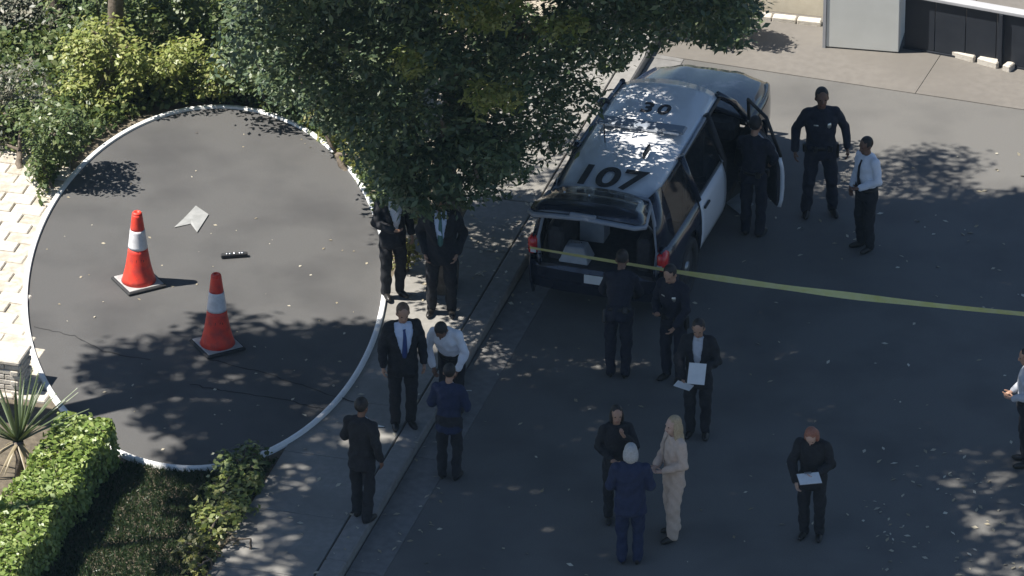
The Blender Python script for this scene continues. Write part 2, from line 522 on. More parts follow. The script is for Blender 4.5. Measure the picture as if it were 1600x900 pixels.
def clump_leaves(clumps, per, flat=.8):
    Cs = []; Ns = []
    for (x, y, z, r) in clumps:
        k = max(8, int(per * r * r / .16))
        d = rng.normal(size=(k, 3)); d /= np.linalg.norm(d, axis=1, keepdims=True)
        rad = r * rng.uniform(.15, 1.0, size=(k, 1)) ** .5 * rng.uniform(.8, 1.12, size=(k, 1))
        p = d * rad * np.array([1, 1, flat])
        Cs.append(p + np.array([x, y, z]))
        Ns.append(d * .55 + np.array([-.25, 0, .95]) + rng.normal(size=(k, 3)) * .5)
    return np.concatenate(Cs), np.concatenate(Ns)

def lit_keep(sx, sy):
    """how much foliage the sunlight finds on its way to this ground spot"""
    if sx > 1195 and sy < 245: return 0.0
    if sx > 1100 and sy < 90: return 0.0
    if sx > 1330 and sy < 330: return .22
    if sx > 1195 and sy < 300: return .3
    if sx > 1430 and sy > 690: return .35
    if sx > 1480 and sy < 470: return .3
    if sx < 285 and sy > 600: return 0.0
    if sx < 75: return 0.0
    if 285 < sx < 530 and 735 < sy: return .05
    if sx < 560 and sy < 330: return .06
    if sx < 260 and sy < 520: return .06
    if sx < 330 and sy < 500: return .12
    if 370 < sx < 600 and sy < 735: return .5
    if sx < 600 and sy < 735: return .34
    if 600 < sx < 900 and sy < 420: return .3
    if 1060 < sx < 1230 and 320 < sy < 480: return .10
    return 1.0

def shadow_px(p):
    t = (p[2]) / SDIR.z
    q = Vector(p) - SDIR * t
    return PX((q.x, q.y, 0))

def limb(mb, a, b, r0, r1, sag=.0, n=5):
    a = Vector(a); b = Vector(b)
    pts = []; rs = []
    for i in range(n + 1):
        t = i / n
        p = a.lerp(b, t)
        p += Vector((random.uniform(-1, 1), random.uniform(-1, 1), 0)) * .04 * (b - a).length * math.sin(math.pi * t)
        p.z += sag * math.sin(math.pi * t)
        pts.append(p); rs.append(r0 + (r1 - r0) * t)
    mb.tube(pts, rs, 8)

def tree(name, label, base, top, trunk_r, clumps, leafm, L, W, per, group=None, droop=.3, nl=14, forks=None, cat='tree'):
    root = empty(name, base, 0, label, cat, group)
    b = Vector(base)
    mb = MB()
    t = Vector(top)
    limb(mb, (0, 0, -.1), t - b, trunk_r, trunk_r * .6, n=7)
    pick = clumps[:]
    random.shuffle(pick)
    hubs = [t - b]
    for c in pick[:nl]:
        e = Vector(c[:3]) - b
        h = min(hubs, key=lambda q: (q - e).length)
        limb(mb, h, e, trunk_r * (.42 if h is hubs[0] else .22), .02, sag=.12 * (e - h).length * .3)
        hubs.append(h.lerp(e, .55))
    mb.build('trunk', M['bark'], root)
    C, Nn = clump_leaves([(c[0] - b.x, c[1] - b.y, c[2] - b.z, c[3]) for c in clumps], per)
    o = link('crown', leaf_mesh('crown', C, Nn, L, W, leafm, droop), None, root, False)
    o['kind'] = 'stuff'
    return root

def ell_clumps(c, r, n, rmin, rmax, keep=None, shell=.45):
    out = []
    tries = 0
    while len(out) < n and tries < n * 30:
        tries += 1
        d = Vector((random.gauss(0, 1), random.gauss(0, 1), random.gauss(0, 1))).normalized()
        k = shell + (1 - shell) * random.random()
        p = Vector((c[0] + d.x * r[0] * k, c[1] + d.y * r[1] * k, c[2] + d.z * r[2] * k))
        rad = random.uniform(rmin, rmax)
        if keep is None or keep(p, rad): out.append((p.x, p.y, p.z, rad))
    return out

def in_pad(x, y, m=0):
    return ((x - PCX) / (PRX + m)) ** 2 + ((y - PCY) / (PRY + m)) ** 2 < 1

# lower outline of the big crown in the picture, by column
OUT = [(380, 130), (470, 190), (540, 250), (570, 300), (630, 345), (720, 345), (790, 318), (850, 285), (895, 215), (925, 150), (960, 118), (1010, 88), (1090, 78), (1150, 85), (1185, 60), (1210, 0), (1240, -60), (2400, -200)]
def out_y(x):
    if x < OUT[0][0]: return -20
    for (x0, y0), (x1, y1) in zip(OUT[:-1], OUT[1:]):
        if x0 <= x <= x1: return y0 + (y1 - y0) * (x - x0) / (x1 - x0)
    return -200
def keep_big(p, r, sun_test=True):
    x, y = PX(p)
    rp = r * 105
    if y + rp * .8 > out_y(x): return False
    if in_pad(x, y, rp + 8): return False
    if x + rp * .8 > 1200 and y + rp > -10: return False
    sx, sy = shadow_px(p)
    if sun_test and random.random() > lit_keep(sx, sy): return False
    if sx > 1195 and sy < 225: return False
    return True

def shade_clumps(n, x0, x1, y0, y1, hmin, hspan, rr, ok=lambda p, x, y: True):
    """crown clumps of the off-frame trees, spread evenly over the ground they shade"""
    out = []; tries = 0
    while len(out) < n and tries < n * 60:
        tries += 1
        x = random.uniform(x0, x1); y = random.uniform(y0, y1)
        if random.random() > lit_keep(x, y): continue
        hh_ = max(hmin, (y + 75) / 101.0 + .3) + random.random() * hspan
        p = G(x, y) + SDIR * (hh_ / SDIR.z)
        r = random.uniform(*rr)
        X, Y = PX(p); rp = r * 112
        if -rp < X < 1600 + rp and Y + rp > -6: continue
        if not ok(p, x, y): continue
        out.append((p.x, p.y, p.z, r))
    return out
# ------------------------------------------------------------------ big street tree behind the kerb
tb = G(690, 452, Z0)
cl = ell_clumps((tb.x + .9, tb.y + .7, 6.0), (5.6, 4.4, 4.2), 430, .38, .62, keep_big, .2)
# low skirt of the crown that shows in the frame
def skirt(px0, px1, n, depth0, depth1, y0=-30, rr=(.26, .42)):
    out = []
    tries = 0
    while len(out) < n and tries < n * 40:
        tries += 1
        x = random.uniform(px0, px1); ymax = out_y(x)
        y = random.uniform(y0, ymax)
        dep = random.uniform(depth0, depth1)      # world y of the clump
        # ray at this pixel, cut at world y = dep
        d = CF * FPX + CR * (x - 800) - CU * (y - 450)
        t = (dep - CAMP.y) / d.y
        p = CAMP + d * t
        if p.z < .9: continue
        r = random.uniform(*rr)
        if keep_big(p, r, False): out.append((p.x, p.y, p.z, r))
    return out
def big_ok(p, x, y):
    return (p.xy - (tb + Vector((1.4, .5, 0))).xy).length < 6.2
cl += [c for c in shade_clumps(150, 800, 1750, 250, 640, 6.0, 2.2, (.38, .6), big_ok)]
cl += skirt(390, 900, 260, tb.y - 1.6, tb.y + 2.6)
cl += skirt(600, 800, 60, tb.y - 1.5, tb.y - .2, y0=200, rr=(.2, .32))
cl += skirt(935, 1195, 60, G(1060, 300).y, G(1060, 225).y, y0=-10, rr=(.16, .27))
cl += skirt(880, 1200, 55, tb.y - 1.0, tb.y + 2.0, rr=(.2, .34))
tree('street_tree', 'huge dark green tree overhanging the patrol car and the sidewalk', tb, tb + Vector((.15, .3, 3.0)), .21, cl, M['leaf_dark'], .105, .045, 150, nl=40)
def px_clump(x, y, dep, r):
    d = CF * FPX + CR * (x - 800) - CU * (y - 450)
    t = (dep - CAMP.y) / d.y
    p = CAMP + d * t
    return (p.x, p.y, p.z, r)

# ------------------------------------------------------------------ tall shade trees out of frame on the left
def keep_off(p, r):
    x, y = PX(p)
    rp = r * 110
    if -rp < x < 1600 + rp and y + rp > -6 and y - rp < 906: return False
    sx, sy = shadow_px(p)
    return random.random() < lit_keep(sx, sy)
def clear_of_bushes(p, x, y):
    if 760 < x < 1350 and y < 590 and random.random() < .75: return False
    for h_ in (.8, 1.8):
        q = Vector(p) - SDIR * ((p.z - h_) / SDIR.z)
        X, Y = PX(q)
        if X < 620 and Y < 340: return False
    for h_ in (3.5, 5.0):
        q = Vector(p) - SDIR * ((p.z - h_) / SDIR.z)
        X, Y = PX(q)
        if 330 < X < 900 and Y < 230 and random.random() < .8: return False
    return True
b2 = G(-260, 640, Z0); b3 = G(-330, 1180, Z0); b5 = G(-860, 900, Z0)
allc = shade_clumps(760, 180, 1780, 300, 1010, 8.6, 3.2, (.42, .72), clear_of_bushes) + shade_clumps(70, 1250, 1700, 330, 480, 8.6, 2.0, (.42, .7)) + shade_clumps(70, 760, 1250, 570, 760, 8.6, 2.0, (.42, .7), clear_of_bushes)
c2 = []; c3 = []; c5 = []
for c in allc:
    v = Vector(c[:3])
    sx_, sy_ = shadow_px(v)
    if sx_ < 620: c5.append(c)
    elif sy_ > 720: c3.append(c)
    else: c2.append(c)
tree('shade_tree', 'tall spreading shade tree left of the hedge, its crown far above', b2, b2 + Vector((1.2, 0, 9.2)), .3, c2, M['leaf_mid'], .17, .09, 85, nl=30)
tree('shade_tree', 'tall shade tree near the corner below the hedge', b3, b3 + Vector((1.2, .2, 10)), .3, c3, M['leaf_mid'], .17, .09, 85, nl=30)
tree('shade_tree', 'shade tree well left of the hedge over the lawn', b5, b5 + Vector((.8, .2, 8)), .24, c5, M['leaf_mid'], .17, .09, 85, nl=20)
# ------------------------------------------------------------------ bushes and trees behind the pad (upper left)
def bush(name, label, base_px, spec, leafm, L=.075, W=.04, per=210, trunk_r=.06, group=None, cat='bush', droop=.1):
    base = G(*base_px, Z0)
    cls = []
    for (x, y, rpx, dd, n) in spec:
        for _ in range(n):
            a = random.uniform(0, 2 * math.pi); q = random.random() ** .5
            X = x + rpx * .72 * q * math.cos(a); Y = y + rpx * .72 * q * math.sin(a)
            c = px_clump(X, Y, base.y + dd + random.uniform(-.35, .35) * rpx / 80, random.uniform(.17, .27) * rpx / 80 + .04)
            if c[2] < .25: c = (c[0], c[1], .3, c[3])
            xx, yy = PX(c[:3])
            if in_pad(xx, yy, c[3] * 112): continue
            cls.append(c)
    top = Vector(cls[0][:3]); top = base.lerp(top, .5)
    return tree(name, label, base, top, trunk_r, cls, leafm, L, W, per, group, droop, nl=12, cat=cat)
bush('leafy_bush', 'rounded bright green bush behind the pad, top left', (170, 165), [(170, 105, 88, .1, 40), (130, 165, 60, -.1, 14)], M['leaf_light'])
bush('leafy_bush', 'rounded light green bush just above the white ring', (300, 160), [(295, 118, 76, .1, 36), (345, 140, 46, 0, 12)], M['leaf_light'])
bush('leafy_bush', 'green bush hugging the upper left of the pad rim', (85, 300), [(85, 215, 72, .3, 32), (60, 262, 45, .1, 10), (140, 205, 50, .6, 12)], M['leaf_mid'])
bush('leafy_bush', 'olive bush between the light bushes and the big tree', (430, 175), [(420, 120, 62, .2, 26), (450, 160, 50, 0, 16)], M['leaf_mid'])
bush('leafy_bush', 'yellowish shrub along the upper right of the pad rim', (545, 270), [(500, 195, 40, .5, 14), (545, 250, 38, .2, 14), (580, 300, 34, 0, 12)], M['leaf_yellow'], L=.07, W=.03)
bush('leafy_bush', 'low yellow-green shrub right of the pad by the suited men', (630, 425), [(628, 345, 30, .2, 10), (635, 395, 30, 0, 12), (625, 430, 26, 0, 10)], M['leaf_yellow'], L=.07, W=.03)
bush('dry_bush', 'dry greyish bush at the left edge above the terrace', (15, 230), [(20, 150, 70, .3, 26), (10, 210, 50, .1, 12)], M['leaf_grey'], L=.07, W=.03)
bush('leafy_bush', 'pale olive tree top in the upper left corner', (60, 60), [(40, 60, 90, .5, 40), (20, 110, 60, .3, 16)], M['leaf_grey'], L=.08, W=.035, cat='tree')
bush('leafy_bush', 'small green bush tucked above the terrace at the left edge', (30, 270), [(30, 200, 60, .6, 22), (110, 260, 40, .2, 10)], M['leaf_mid'])
bush('leafy_bush', 'olive green bush between the two light bushes', (235, 160), [(232, 130, 46, .5, 16), (390, 165, 40, .2, 12)], M['leaf_mid'])
# low dark ground cover under the bushes
gcv = []
while len(gcv) < 30000:
    x = random.uniform(-60, 660); y = random.uniform(-60, 345)
    if in_pad(x, y, 6): continue
    if x < 60 and y > 215: continue
    p = G(x, y, Z0)
    if RU(p)[1] > SWL - .1: continue
    gcv.append((p.x, p.y, Z0 + random.random() ** 2 * .28))
gcv = np.array(gcv); Nn = rng.normal(size=(len(gcv), 3)) * .6; Nn[:, 2] += .8
tag(link('ground_cover', leaf_mesh('ground_cover', gcv, Nn, .10, .06, M['leaf_mid'], 0), None, None, False), 'low green ground cover under the trees beyond the pad', 'plants', kind='stuff')
# darker trees farther back
def back_tree(label, base_px, cx, cy, rpx, dd, n, leafm, tr=.14):
    base = G(*base_px, Z0)
    cls = []
    for _ in range(n):
        a = random.uniform(0, 2 * math.pi); q = random.random() ** .5
        X = cx + rpx[0] * q * math.cos(a); Y = cy + rpx[1] * q * math.sin(a)
        c = px_clump(X, Y, base.y + dd + random.uniform(-1.2, 1.2), random.uniform(.3, .5))
        if c[2] < .3: continue
        xx, yy = PX(c[:3])
        if in_pad(xx, yy, c[3] * 112): continue
        sx, sy = shadow_px(c[:3])
        if sx > 1100 and sy < 225: continue
        cls.append(c)
    tree('background_tree', label, base, base + Vector((0, 0, 2.2)), tr, cls, leafm, .10, .045, 130, 'trees behind the pad', .3, nl=16)
back_tree('green tree behind the bushes at the top edge', (185, 130), 270, 5, (200, 75), 1.4, 95, M['leaf_mid'])
back_tree('dense dark tree filling the top edge left of centre', (500, 190), 500, 70, (150, 120), .8, 95, M['leaf_dark'])
back_tree('green tree in the far top left corner', (90, 40), 60, -60, (150, 60), 1.2, 50, M['leaf_mid'])
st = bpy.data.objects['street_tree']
sp_c = []  # lighter leaf colour stands in for sun patches on the shaded crown
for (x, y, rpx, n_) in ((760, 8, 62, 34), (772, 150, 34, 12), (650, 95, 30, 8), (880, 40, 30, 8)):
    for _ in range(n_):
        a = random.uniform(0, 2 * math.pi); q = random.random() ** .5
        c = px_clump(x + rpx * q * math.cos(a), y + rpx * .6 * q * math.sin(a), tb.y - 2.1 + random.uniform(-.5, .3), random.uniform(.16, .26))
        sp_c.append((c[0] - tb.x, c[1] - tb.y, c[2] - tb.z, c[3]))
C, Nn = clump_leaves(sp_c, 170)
o = link('sun_patch_sprays', leaf_mesh('sun_patch_sprays', C, Nn, .10, .04, M['leaf_light'], .4), None, st, False)
o['kind'] = 'stuff'; o['label'] = 'yellow-green sprays coloured as sun patches on the near side of the crown'
bush('sunlit_tree', 'green leafy treetop at the top edge beside the driveway', (1120, 40), [(1120, 5, 70, -.2, 26), (1040, 20, 50, 0, 14)], M['leaf_mid'], L=.09, W=.035, trunk_r=.1, cat='tree')

# ------------------------------------------------------------------ hedge
hd0 = G(-22, 960, Z0); hd1 = G(90, 722, Z0)
hdir = RD
hw = .70; hh = .62
hlen = (hd1 - hd0).dot(hdir) + .2
root = empty('clipped_hedge', hd0, ROAD_RZ, 'bright green clipped box hedge running along the dark lawn', 'hedge')
mb = MB().box((0, hlen / 2 - .6, hh / 2 - .03), (hw - .10, hlen + 1.0, hh - .1), bev=.05)
mb.build('branches', M['bark'], root)
n = 15000
P = np.empty((n, 3)); Nn = np.empty((n, 3))
for i in range(n):
    s = random.random()
    y = random.uniform(-1.2, hlen); 
    if s < .42:
        P[i] = (random.uniform(-hw / 2, hw / 2), y, hh + random.gauss(0, .03)); Nn[i] = (0, 0, 1)
    elif s < .70:
        P[i] = (hw / 2 + random.gauss(0, .03), y, random.uniform(0, hh)); Nn[i] = (1, 0, .3)
    elif s < .85:
        P[i] = (-hw / 2 + random.gauss(0, .03), y, random.uniform(0, hh)); Nn[i] = (-1, 0, .3)
    else:
        P[i] = (random.uniform(-hw / 2, hw / 2), (hlen if random.random() < .6 else -1.2) + random.gauss(0, .03), random.uniform(0, hh)); Nn[i] = (0, 1, .3)
Nn = Nn + rng.normal(size=(n, 3)) * .55
P[:, 2] += .05 * np.sin(P[:, 1] * 4) * (P[:, 2] > .5); P[:, 0] += .04 * np.sin(P[:, 1] * 5.3 + P[:, 2] * 3)
o = link('crown', leaf_mesh('crown', P, Nn, .075, .05, M['leaf_hedge'], 0), None, root, False); o['kind'] = 'stuff'

# ------------------------------------------------------------------ lawn and ivy
def blades(name, poly_px, n, L, W, m, label, cat, up=1.0, zoff=0.0):
    pts = []
    xs = [p[0] for p in poly_px]; ys = [p[1] for p in poly_px]
    def inside(x, y):
        c = False; j = len(poly_px) - 1
        for i in range(len(poly_px)):
            xi, yi = poly_px[i]; xj, yj = poly_px[j]
            if (yi > y) != (yj > y) and x < (xj - xi) * (y - yi) / (yj - yi) + xi: c = not c
            j = i
        return c
    while len(pts) < n:
        x = random.uniform(min(xs), max(xs)); y = random.uniform(min(ys), max(ys))
        if inside(x, y) and not in_pad(x, y, 6):
            p = G(x, y, Z0 - .02)
            if RU(p)[1] < SWL - .03: pts.append((p.x, p.y, p.z + zoff + random.random() * L * .4))
    C = np.array(pts); Nn = rng.normal(size=(n, 3)); Nn[:, 2] *= (1 - up)
    Nn[:, 2] += (1 - up) * 1.2
    o = link(name, leaf_mesh(name, C, Nn, L, W, m, -1.5 if up > .5 else 0), None, None, False)
    tag(o, label, cat, kind='stuff')
    return o
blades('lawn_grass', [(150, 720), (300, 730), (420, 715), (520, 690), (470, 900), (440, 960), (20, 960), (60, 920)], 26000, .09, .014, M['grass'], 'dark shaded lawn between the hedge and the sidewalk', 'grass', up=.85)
def cover(name, label, px, rpx, n, m, L=.08, W=.05, h=.28, per=200):
    base = G(*px, Z0)
    cls = []
    for _ in range(n):
        a = random.uniform(0, 2 * math.pi); q = random.random() ** .5
        p = G(px[0] + rpx[0] * q * math.cos(a), px[1] + rpx[1] * q * math.sin(a), Z0)
        if RU(p)[1] > SWL + .05: continue
        cls.append((p.x, p.y, Z0 + random.uniform(.03, h), random.uniform(.12, .2)))
    return tree(name, label, base, base + Vector((0, 0, .15)), .02, cls, m, L, W, per, None, 0, nl=8, cat='plant')
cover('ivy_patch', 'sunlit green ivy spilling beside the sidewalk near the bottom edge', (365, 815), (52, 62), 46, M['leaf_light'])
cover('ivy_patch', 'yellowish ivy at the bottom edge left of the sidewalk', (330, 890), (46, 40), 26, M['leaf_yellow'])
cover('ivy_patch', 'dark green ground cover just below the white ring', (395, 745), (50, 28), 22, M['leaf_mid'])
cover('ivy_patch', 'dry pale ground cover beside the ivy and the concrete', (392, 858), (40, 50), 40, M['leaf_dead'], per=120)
# fallen leaves
def fallen(name, label, zones, L, W, m):
    C = []
    for (x0, x1, y0, y1, n, h) in zones:
        for _ in range(n):
            p = G(random.uniform(x0, x1), random.uniform(y0, y1), h)
            u, w = RU(p)
            z = h
            if w > 0: z = .006
            elif w > -.47: z = .03
            else: z = KERB + .012
            if h > .5: z = h
            C.append((p.x, p.y, z + .004))
    C = np.array(C); Nn = rng.normal(size=(len(C), 3)) * .25; Nn[:, 2] = 1
    o = link(name, leaf_mesh(name, C, Nn, L, W, m, 0), None, None, False)
    return tag(o, label, 'leaves', kind='stuff')
fallen('fallen_leaves', 'pale fallen leaves scattered over road, kerb and sidewalk',
       [(600, 1600, 330, 900, 130, 0), (640, 860, 300, 480, 160, KERB), (430, 700, 600, 900, 60, KERB), (1150, 1600, 240, 420, 40, 0), (1350, 1600, 700, 900, 90, 0)], .07, .035, M['leaf_fallen'])
C = []
for _ in range(70):
    a = random.uniform(0, 6.283); q = random.random() ** .5 * .95
    C.append((pc.x + rx * q * math.cos(a), pc.y + ry * q * math.sin(a), ZP + .006))
C = np.array(C); Nn = rng.normal(size=(len(C), 3)) * .2; Nn[:, 2] = 1
tag(link('pebble_specks', leaf_mesh('pebble_specks', C, Nn, .045, .03, M['leaf_fallen'], 0), None, None, False), 'tiny pale specks and bits lying on the pad', 'debris', kind='stuff')

# ------------------------------------------------------------------ stone terrace
ter = tag(empty('stone_terrace'), kind='structure')
pv = [MB().box((0, 0, 0), (.42, .26, .08), bev=.012).mesh('paver') for _ in range(2)]
t0 = G(30, 420, Z0)
MB().slab([G(-90, 640, Z0)[:2], G(110, 600, Z0)[:2], G(110, 180, Z0)[:2], G(-90, 180, Z0)[:2]], .05, Z0 - .005).build('mortar_bed', M['stone2'], ter, False)
cnt = 0
for i in range(-16, 17):
    for j in range(-5, 6):
        off = .21 if i % 2 else 0
        p = t0 + RN * (j * .435 + off) + RD * (i * .275)
        x, y = PX((p.x, p.y, Z0))
        if x < -70 or x > 100 or y < 200 or y > 625: continue
        if in_pad(x, y, 14): continue
        o = link('paver', pv[(i + j) % 2], None, ter, False)
        if not pv[(i + j) % 2].materials: pv[(i + j) % 2].materials.append(M['stone'] if (i + j) % 2 else M['stone2'])
        o.location = (p.x, p.y, Z0 - .02 + random.uniform(-.008, .008)); o.rotation_euler = (random.uniform(-.01, .01), random.uniform(-.01, .01), ROAD_RZ + random.uniform(-.02, .02))
        cnt += 1
# low brick pier at the terrace corner
pr = empty('brick_pier', G(12, 602, Z0), ROAD_RZ, 'low cream brick pier at the left edge behind the yucca', 'pier')
bme = MB().box((0, 0, 0), (.21, .10, .065), bev=.008).mesh('brick'); bme.materials.append(M['stone'])
mo = MB().box((0, 0, .21), (.40, .40, .40)).build('mortar_core', M['stone2'], pr, False)
for c in range(6):
    for s in range(4):
        for k in (-1, 1):
            o = link('brick', bme, None, pr, False)
            a = s * math.pi / 2
            q = Matrix.Rotation(a, 4, 'Z') @ Vector((k * .11 + (.05 if c % 2 else -.05) * .9, -.185, .035 + c * .073))
            o.location = q; o.rotation_euler = (0, 0, a)
MB().box((0, 0, .475), (.52, .52, .06), bev=.015).build('cap_stone', M['stone'], pr, False)

# ------------------------------------------------------------------ yucca
yb = G(30, 745, Z0)
yu = empty('yucca_plant', yb, 0, 'spiky yucca with long narrow leaves left of the hedge', 'plant')
mb = MB().tube([(0, 0, 0), (.02, .02, .25), (0, .03, .5)], [.06, .055, .07], 8); mb.build('stem', M['bark'], yu)
for k in range(64):
    el = math.radians(random.choice([random.uniform(15, 50), random.uniform(40, 85)]) if k < 50 else random.uniform(-40, 0))
    az = random.uniform(0, 2 * math.pi); Ln = random.uniform(.7, 1.1) if k < 50 else random.uniform(.4, .6)
    d = Vector((math.cos(az) * math.cos(el), math.sin(az) * math.cos(el), math.sin(el)))
    side = Vector((-math.sin(az), math.cos(az), 0)); up = side.cross(d)
    rows = []
    for i in range(5):
        t = i / 4
        w = .026 * (1 - t) ** .6 * (1 if t > .05 else .7) + .002
        p = Vector((0, .03, .5)) + d * (Ln * t) - Vector((0, 0, 1)) * .10 * t * t * math.cos(el)
        rows.append([p - side * w + up * .01, p, p + side * w + up * .01])
    mb = MB().grid(rows)
    o = mb.build('leaf', M['leaf_yucca'] if k < 50 else M['leaf_dead'], yu)
    
# ------------------------------------------------------------------ gate pier and dark driveway gate
gw0 = G(1290, 76); gw1 = G(1404, 85)
gd = (gw1 - gw0).normalized(); gn = Vector((-gd.y, gd.x, 0))
wl = (gw1 - gw0).length
def gbox(name, x0, x1, y0, y1, z0, z1, m, par, bev=0.0):
    return MB().box(((x0 + x1) / 2, (y0 + y1) / 2, (z0 + z1) / 2), (x1 - x0, y1 - y0, z1 - z0)).build(name, m, par, False, bevel=bev)
gar = empty('gate_pier', gw0, math.atan2(gd.y, gd.x), 'tall grey rendered gate pier beyond the driveway', 'pier')
gbox('pier_block', 0, wl, 0, .75, .03, 2.3, M['wall_grey'], gar, .012)
gbox('pier_base', .015, wl - .01, .015, .73, -.02, .035, M['garage_dark'], gar)
gbox('corner_trim', -.045, -.003, -.012, .12, .0, 2.3, M['eave'], gar)
gbox('cap_stone', -.06, wl + .05, -.06, .81, 2.303, 2.38, M['stone'], gar, .012)
e0 = G(1406, 82); e1 = G(1600, 117)
ed = (e1 - e0).normalized()
gate = empty('driveway_gate', e0 + Vector((-ed.y, ed.x, 0)) * .12, math.atan2(ed.y, ed.x), 'dark solid driveway gate with pale top rail at the upper right', 'gate')
for k in range(8):
    gbox('gate_panel', .02 + k * .46, .47 + k * .46, 0, .04, .05, .84, M['garage_dark'], gate, .006)
gbox('top_rail', .0, 3.75, -.05, .12, .845, .90, M['eave'], gate, .01)
gbox('bottom_rail', .0, 3.75, -.01, .05, .0, .047, M['garage_dark'], gate, .004)
for x in (1.44, 3.0):
    gbox('gate_post', x, x + .06, -.06, -.003, .0, .84, M['garage_dark'], gate, .006)
# kerb stones before the bay
for k, (x0, x1) in enumerate(((1450, 1486), (1490, 1526), (1530, 1562), (1570, 1582))):
    y0 = 76 + (x0 - 1450) * .27
    p0 = G(x0, y0); p1 = G(x1, y0 + (x1 - x0) * .27)
    ln = (p1 - p0).length
    o = MB().box((ln / 2, 0, .05), (ln * .96, .16, .12), bev=.015).build('edging_stone', M['stone'], None, False)
    o.location = p0; o.rotation_euler = (0, 0, math.atan2((p1 - p0).y, (p1 - p0).x))
    tag(o, ['pale edging stone nearest the grey pier before the dark gate', 'second pale edging stone from the grey pier', 'third pale edging stone from the grey pier', 'small pale edging stone nearest the right edge of the photo'][k], 'stone', 'edging stones before the gate')
# low garden wall left of the garage
q0 = G(1190, 30); q1 = G(1284, 40)
gwall = empty('garden_wall', q0, math.atan2((q1 - q0).y, (q1 - q0).x), 'low cream garden wall between the tree and the grey pier', 'wall')
ln = (q1 - q0).length
MB().box((ln / 2 - .6, .35, .45), (ln + 1.2, .2, .9)).build('wall_face', M['stucco'], gwall, False, bevel=.02)
for k in range(6):
    MB().box((-1.1 + k * .36, .0, .04), (.34, .14, .09), bev=.012).build('kerb_block', M['stone'], gwall, False)

# ------------------------------------------------------------------ traffic cones
def cone(px, py, label, rz):
    root = empty('traffic_cone', G(px, py, ZP), rz, label, 'traffic cone', 'cones on the pad')
    MB().box((0, 0, .022), (.56, .56, .044), bev=.012).build('base', M['rubber'], root, False)
    MB().box((0, 0, .050), (.50, .50, .012), bev=.005).build('base_top', M['base_grey'], root, False)
    H = 1.02
    def r(z): return .205 - .14 * (z / H) ** .85
    def part(name, z0, z1, m, n=8, flare=0.0, proud=0.0):
        prof = [(r(z0 + (z1 - z0) * i / n) + proud + (flare * (1 - i / n) ** 3), .055 + z0 + (z1 - z0) * i / n) for i in range(n + 1)]
        return MB().lathe(prof, 36).build(name, m, root)
    part('lower_body', 0, .50, M['orange'], flare=.03)
    part('reflective_band', .497, .765, M['reflective'], proud=.004)
    part('upper_body', .762, .99, M['orange'])
    MB().lathe([(.068, 1.04), (.066, 1.06), (.052, 1.076), (.03, 1.078), (.028, 1.05)], 28).build('tip', M['orange'], root)
    # stencilled letters on the lower body
    for ch, dx in (('L', -.036), ('P', .032)):
        cu = bpy.data.curves.new('letter', 'FONT'); cu.body = ch; cu.size = .10; cu.extrude = .004; cu.align_x = 'CENTER'
        t = bpy.data.objects.new('tmp', cu); COL.objects.link(t)
        me = bpy.data.meshes.new_from_object(t.evaluated_get(bpy.context.evaluated_depsgraph_get()))
        bpy.data.objects.remove(t)
        me.materials.append(M['ink'])
        lt = link('letter', me, None, root, False)
        a = math.radians(-90 + 12) - rz
        Rr = r(.34) + .0015
        a += dx / Rr
        lt.location = (Rr * math.cos(a), Rr * math.sin(a), .055 + .30)
        tilt = math.atan2(.14, H)
        lt.rotation_euler = (Matrix.Rotation(a + math.pi / 2, 4, 'Z') @ Matrix.Rotation(math.pi / 2 - tilt, 4, 'X')).to_euler()
    return root
cone(217, 443, 'orange traffic cone with white band, the farther one beside the scrap of paper', math.radians(28))
cone(340, 541, 'orange traffic cone with white band, the nearer one beside the cracks', math.radians(28))
# scrap of paper on the pad, a folded translucent sheet
def sheet(name, pix, h, m, label, cat, lift=.01):
    P_ = [G(x, y, h) for x, y in pix]
    mb = MB(); c = sum(P_, Vector()) / len(P_)
    vs = [Vector((p.x, p.y, h + lift * random.uniform(.4, 1.5))) for p in P_] + [Vector((c.x, c.y, h + lift * 2.2))]
    n = len(P_)
    mb.add(vs, [[i, (i + 1) % n, n] for i in range(n)])
    o = mb.build(name, m, None, False, thick=.003)
    return tag(o, label, cat)
sheet('paper_scrap', [(272, 356), (286, 343), (306, 322), (326, 336), (308, 364), (298, 350)], ZP + .004, M['paper_dirty'], 'torn pale sheet lying flat on the pad above the cones', 'paper')
mg = empty('dark_baton', G(366, 402, ZP), math.radians(9), 'short black object with bright studs lying on the pad', 'object')
MB().box((0, 0, .035), (.36, .07, .06), bev=.012).build('body', M['rubber'], mg, False)
for k, x in enumerate((-.10, -.055, .0, .075, .11)):
    MB().ellipsoid((x, -.012, .066), (.017, .02, .012), nu=8, nv=5).build('stud', M['chrome'], mg)
sheet('paper_sheet', [(1134, 318), (1155, 303), (1178, 320), (1156, 335)], .006, M['paper_dirty'], 'square grey sheet lying on the road right of the patrol car', 'paper')

